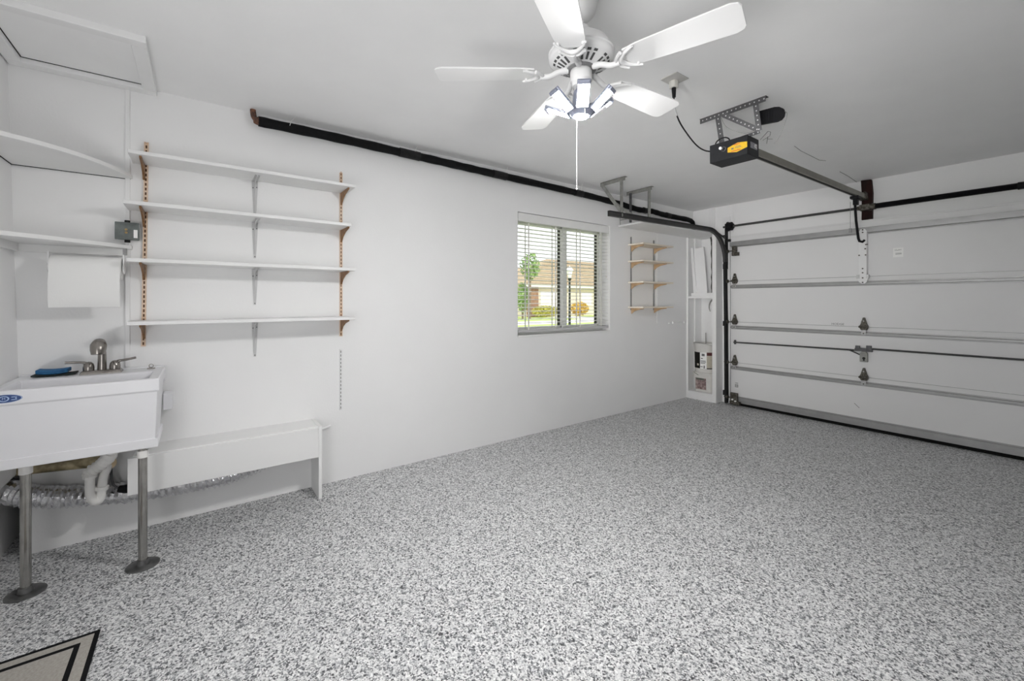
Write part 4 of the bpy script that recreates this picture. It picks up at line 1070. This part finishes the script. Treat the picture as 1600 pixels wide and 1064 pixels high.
# ------------------------------------------------------------------ ceiling fan
FX, FY = -1.187, 1.212
fn = thing('ceiling_fan', (FX, FY, 2.44), 'white five-blade ceiling fan with vented motor housing', 'ceiling fan')
FC = (FX, FY, 0)
obj('canopy', MB().lathe([(0.068, 2.44), (0.066, 2.425), (0.055, 2.385), (0.036, 2.365), (0.018, 2.360)], FC, 32), M_fan, fn, smooth=True)
obj('downrod', MB().lathe([(0.012, 2.37), (0.012, 2.335), (0.032, 2.330), (0.036, 2.305), (0.036, 2.285)], FC, 24), M_fan, fn, smooth=True)
obj('motor_housing', MB().lathe([(0.030, 2.300), (0.070, 2.292), (0.103, 2.268), (0.120, 2.238), (0.124, 2.222), (0.1265, 2.218), (0.1265, 2.205), (0.122, 2.198), (0.062, 2.168), (0.050, 2.166), (0.050, 2.176), (0.0, 2.176)], FC, 48), M_fan, fn, smooth=True)
obj('housing_band', MB().lathe([(0.1265, 2.229), (0.1285, 2.226), (0.1285, 2.223), (0.1255, 2.220)], FC, 48), M_fan, fn, smooth=True)
vm = MB()
def conept(r, a_):
    z = 2.198 + (r - 0.122) * (2.198 - 2.168) / (0.122 - 0.062) - 0.0012
    return Vector((FX + r * math.cos(a_), FY + r * math.sin(a_), z))
for k in range(25):
    a_ = 2 * PI * k / 25
    if k % 5 == 0:
        continue
    for (r0, r1, hw) in ((0.068, 0.094, 0.0045), (0.101, 0.109, 0.0075)):
        du_ = hw
        c0, c1 = conept(r0, a_), conept(r1, a_)
        sd = Vector((-math.sin(a_), math.cos(a_), 0)) * du_
        up_ = Vector((0, 0, 0.002))
        vm.hexa([c0 - sd - up_ * 0, c0 + sd, c1 + sd, c1 - sd], [c0 - sd + up_, c0 + sd + up_, c1 + sd + up_, c1 - sd + up_])
o = obj('vent_slot', vm, M_fanslot, fn)
o['kind'] = 'stuff'
obj('rotor_ring', MB().lathe([(0.058, 2.172), (0.058, 2.163), (0.044, 2.160), (0.044, 2.172)], FC, 32), M_stdgrey, fn, smooth=True)
obj('switch_housing', MB().lathe([(0.0, 2.170), (0.036, 2.170), (0.041, 2.164), (0.043, 2.158), (0.043, 2.122), (0.038, 2.116), (0.036, 2.098), (0.024, 2.092), (0, 2.092)], FC, 32), M_fan, fn, smooth=True)
# camera-lateral angle of the first blade, converted to world: lat/depth axes are turned by 53.623 degrees
TH = math.radians(53.623)
BR = 0.57
def blade_set(a_):
    ca, sa = math.cos(a_), math.sin(a_)
    rad_ = Vector((ca, sa, 0))
    tan_ = Vector((-sa, ca, 0))
    pit = math.radians(-8)
    across = tan_ * math.cos(pit) + Vector((0, 0, math.sin(pit)))
    nrm = rad_.cross(across).normalized()
    o0 = Vector((FX, FY, 2.153))
    outl = [(0.185, 0.046), (0.24, 0.056), (0.40, 0.064), (BR - 0.03, 0.069), (BR - 0.008, 0.060), (BR, 0.045), (BR, -0.045), (BR - 0.008, -0.060), (BR - 0.03, -0.069), (0.40, -0.064), (0.24, -0.056), (0.185, -0.046)]
    top = [o0 + rad_ * r + across * w_ + nrm * 0.003 for r, w_ in outl]
    bot = [o0 + rad_ * r + across * w_ - nrm * 0.003 for r, w_ in outl]
    n = len(outl)
    m = MB().add(bot + top, [tuple(range(n)), tuple(range(n, 2 * n))] + [(i, (i + 1) % n, n + (i + 1) % n, n + i) for i in range(n)])
    bl_ = obj('blade', m, M_fan, fn, bevel=0.0015)
    # blade iron: stem plus a crescent under the blade
    im = MB()
    im.tube(smoothpts([o0 + rad_ * 0.052 + Vector((0, 0, 0.012)), o0 + rad_ * 0.09 + Vector((0, 0, 0.004)), o0 + rad_ * 0.125 - nrm * 0.012, o0 + rad_ * 0.160 - nrm * 0.012], 5), [0.013] * 4 + [0.011] * 12, 10)
    cres = []
    rr_ = []
    for k in range(17):
        t_ = -1 + 2 * k / 16
        cres.append(o0 + rad_ * (0.168 + 0.060 * t_ * t_) + across * (0.055 * t_) - nrm * 0.010)
        rr_.append(0.0095 * (1 - 0.55 * abs(t_)))
    im.tube(cres, rr_, 10)
    cres2 = [o0 + rad_ * (0.150 + 0.030 * (t_ * t_)) + across * (0.045 * t_) - nrm * 0.011 for t_ in [-1 + 2 * k / 12 for k in range(13)]]
    im.tube(cres2, [0.007] * 13, 8)
    ir = obj('blade_iron', im, M_fan, fn, smooth=True)
    for s2_ in (-1, 1):
        obj('screw', MB().cyl(o0 + rad_ * 0.215 + across * (0.045 * s2_) - nrm * 0.012, o0 + rad_ * 0.215 + across * (0.045 * s2_), 0.006, n=10), M_fan, ir)
for k in range(5):
    blade_set(math.radians(-36.93 + 72 * k) + TH)
obj('pull_chain', MB().cyl((FX + 0.038, FY - 0.02, 2.11), (FX + 0.042, FY - 0.022, 1.97), 0.0015, n=6), M_fan, fn)
chx, chy = -1.195, 1.196
pc = thing('pull_cord', (chx, chy, 1.70), 'thin white pull cord hanging below the fan light', 'pull cord')
obj('cord', MB().cyl((chx - 0.004, chy - 0.006, 2.10), (chx, chy, 1.975), 0.0010, n=6).cyl((chx, chy, 1.975), (chx, chy, 1.70), 0.0010, n=6), M_fan, pc)
obj('bead', MB().ball((chx, chy, 1.697), 0.0035, 10, 8), M_fan, pc, smooth=True)

# deformable LED bulb
lbulb = thing('led_bulb', (FX, FY, 2.05), 'bright folding LED bulb with tilted panels under the fan', 'light bulb')
obj('socket', MB().lathe([(0.0, 2.10), (0.018, 2.10), (0.020, 2.085), (0.030, 2.08), (0.034, 2.04), (0.030, 2.00), (0.0, 2.0)], FC, 24), M_bulbcase, lbulb, smooth=True)
obj('hub', MB().lathe([(0.0, 2.01), (0.046, 2.008), (0.050, 1.996), (0.036, 1.982), (0.0, 1.980)], FC, 12), M_bulbcase, lbulb)
obj('centre_panel', MB().lathe([(0.010, 1.9805), (0.010, 1.9785), (0.026, 1.9795), (0.026, 1.9815)], FC, 24), M_led, lbulb)
for (da, ro, zo) in ((-4, 0.74, 0.67), (-62, 0.78, 0.62), (56, 0.76, 0.65), (-114, 0.90, 0.43), (108, 0.76, 0.65), (152, 0.62, 0.78), (-160, 0.62, 0.78)):  # rear panels added out of sight to throw light at the far end
    a_ = TH + math.radians(-90 + da)                     # front panel faces the room side with the sink
    rad_ = Vector((math.cos(a_), math.sin(a_), 0))
    tan_ = Vector((-math.sin(a_), math.cos(a_), 0))
    p0 = Vector((FX, FY, 1.996)) + rad_ * 0.047
    d_ = (rad_ * ro + Vector((0, 0, zo))).normalized()
    p1 = p0 + d_ * 0.105
    nn = tan_.cross(d_).normalized()
    if nn.dot(rad_) < 0:
        nn = -nn
    c_ = obj('panel_case', MB().bar(p0, p1, 0.050, 0.010, up=tuple(nn)), M_bulbcase, lbulb, bevel=0.003)
    q0, q1 = p0 + d_ * 0.006 + nn * 0.0054, p0 + d_ * 0.088 + nn * 0.0054
    obj('led_strip', MB().bar(q0, q1, 0.042, 0.0008, up=tuple(nn)), M_led, c_)
    obj('end_cap', MB().bar(p0 + d_ * 0.090 + nn * 0.010, p1 + nn * 0.008, 0.044, 0.012, up=tuple(nn)), M_bulbcase, c_, bevel=0.003)

# ------------------------------------------------------------------ door mat
dm = thing('door_mat', (-1.9, -0.53, 0), 'beige door mat with black double border at the front', 'mat')
MX0, MX1, MY0, MY1 = -2.235, -1.50, -0.76, -0.300
obj('backing', MB().box(MX0, MY0, 0.001, MX1, MY1, 0.006), M_matblk, dm, bevel=0.002)
def bandframe(i0, i1, z):
    m = MB()
    x0, x1, y0, y1 = MX0 + i0, MX1 - i0, MY0 + i0, MY1 - i0
    w_ = i1 - i0
    return m.box(x0, y0, 0.006, x0 + w_, y1, z).box(x1 - w_, y0, 0.006, x1, y1, z).box(x0 + w_, y0, 0.006, x1 - w_, y0 + w_, z).box(x0 + w_, y1 - w_, 0.006, x1 - w_, y1, z)
obj('outer_border', bandframe(0.0, 0.014, 0.0085), M_matblk, dm)
obj('beige_border', bandframe(0.014, 0.046, 0.008), M_mat, dm)
obj('inner_border', bandframe(0.046, 0.062, 0.0085), M_matblk, dm)
obj('centre_field', MB().box(MX0 + 0.062, MY0 + 0.062, 0.006, MX1 - 0.062, MY1 - 0.062, 0.008), M_mat, dm)

# ------------------------------------------------------------------ outside the window
def leaves(c, s, n, size, seed):
    r_ = random.Random(seed)
    m = MB()
    for _ in range(n):
        while True:
            p = Vector((r_.uniform(-1, 1), r_.uniform(-1, 1), r_.uniform(-1, 1)))
            if 0.25 < p.length < 1:
                break
        p = Vector((c[0] + p.x * s[0], c[1] + p.y * s[1], c[2] + p.z * s[2]))
        a_ = Vector((r_.uniform(-1, 1), r_.uniform(-1, 1), r_.uniform(-1, 1))).normalized()
        b_ = a_.orthogonal().normalized()
        m.add([p - a_ * size, p + b_ * size * 0.5, p + a_ * size, p - b_ * size * 0.5], [(0, 1, 2, 3)])
    return m
GZ = -0.15
t = struct('lawn', MB().box(-90, -30, GZ - 0.3, -3.4, 120, GZ), M_grass, 'green lawn outside the window', 'lawn')
t = struct('driveway', MB().box(-28.4, 24.0, GZ, -22.5, 27.2, GZ + 0.02).box(-22.5, -10, GZ, -19.5, 80, GZ + 0.015), M_conc, 'pale concrete driveway and street outside the window', 'driveway')

hs_ = thing('neighbour_house', (-33, 32, GZ), 'beige house with brown shingle roof seen through the window', 'house')
obj('wall', MB().box(-38.5, 22.9, GZ, -29.0, 44, 2.62), M_stucco, hs_)
obj('brick_return', MB().box(-29.0, 22.95, GZ, -28.9, 24.2, 2.5), M_brick, hs_)
gdr = obj('garage_door', MB().box(-29.0, 24.45, GZ, -28.93, 26.6, 2.1), M_gdoor, hs_)
obj('window', MB().box(-29.0, 29.6, 0.8, -28.95, 31.0, 2.0), M_gdoor, hs_)
obj('fascia', MB().box(-28.62, 22.5, 2.46, -28.5, 44.4, 2.72).box(-39, 22.5, 2.46, -28.62, 22.62, 2.72), M_fascia, hs_)
obj('soffit', MB().box(-39, 22.62, 2.60, -28.62, 44.4, 2.64), M_fascia, hs_)
e = [(-28.4, 22.3, 2.70), (-28.4, 44.6, 2.70), (-39.2, 44.6, 2.70), (-39.2, 22.3, 2.70), (-33.8, 29.4, 5.65), (-33.8, 39.0, 5.65)]
obj('roof', MB().add(e, [(0, 1, 5, 4), (1, 2, 5), (2, 3, 4, 5), (3, 0, 4), (0, 3, 2, 1)]), M_roof, hs_)
rows = MB()
for k in range(14):
    u = (k + 0.5) / 14
    p0 = Vector(e[0]).lerp(Vector(e[4]), u)
    p1 = Vector(e[1]).lerp(Vector(e[5]), u)
    rows.bar(p0, p1, 0.10, 0.06, up=(0.48, 0, 0.88))
obj('shingle_course', rows, mat('shingle_edge', (0.33, 0.26, 0.17), 0.95, var=0.3, vscale=2), hs_)

def shrub(name, c, s, n, size, m, label, seed, cat='shrub'):
    o = thing(name, (c[0], c[1], GZ), label, cat)
    obj('foliage', leaves(c, s, n, size, seed), m, o)
    obj('stem', MB().tube([(c[0], c[1], GZ), (c[0] + 0.05, c[1], c[2])], 0.05 + 0.03 * s[2], 6), M_trunk, o)
    return o
shrub('leafy_tree', (-25.2, 20.25, 3.85), (0.75, 0.75, 1.05), 420, 0.14, M_leafg, 'green leafy tree left of the house roof outside', 1, 'tree')
shrub('green_shrub', (-26.3, 20.4, 1.5), (0.5, 0.45, 1.2), 380, 0.13, M_leafg, 'green shrub below the tree outside the window', 2)
shrub('hedge', (-27.9, 24.2, 0.35), (0.45, 1.6, 0.5), 1200, 0.10, M_leafy, 'yellow green hedge in front of the house outside', 3)
shrub('golden_bush', (-27.3, 27.7, 0.55), (0.6, 1.0, 0.62), 1100, 0.10, M_leafo, 'golden bush beside the house wall outside', 4)
lp = thing('lamp_post', (-14, 13.56, GZ), 'black lamp post with white lantern outside the window', 'lamp post')
obj('post', MB().cyl((-14, 13.56, GZ), (-14, 13.56, 2.25), 0.06, 0.045, n=12), M_post, lp, smooth=True)
obj('lantern', MB().lathe([(0.06, 2.27), (0.15, 2.62), (0.0, 2.63)], (-14, 13.56, 0), 6), M_lampglass, lp)
obj('lantern_cap', MB().lathe([(0.19, 2.62), (0.10, 2.75), (0.02, 2.82), (0.0, 2.86)], (-14, 13.56, 0), 6), M_lampglass, lp)
obj('collar', MB().lathe([(0.07, 2.20), (0.09, 2.25), (0.07, 2.28)], (-14, 13.56, 0), 12), M_post, lp)
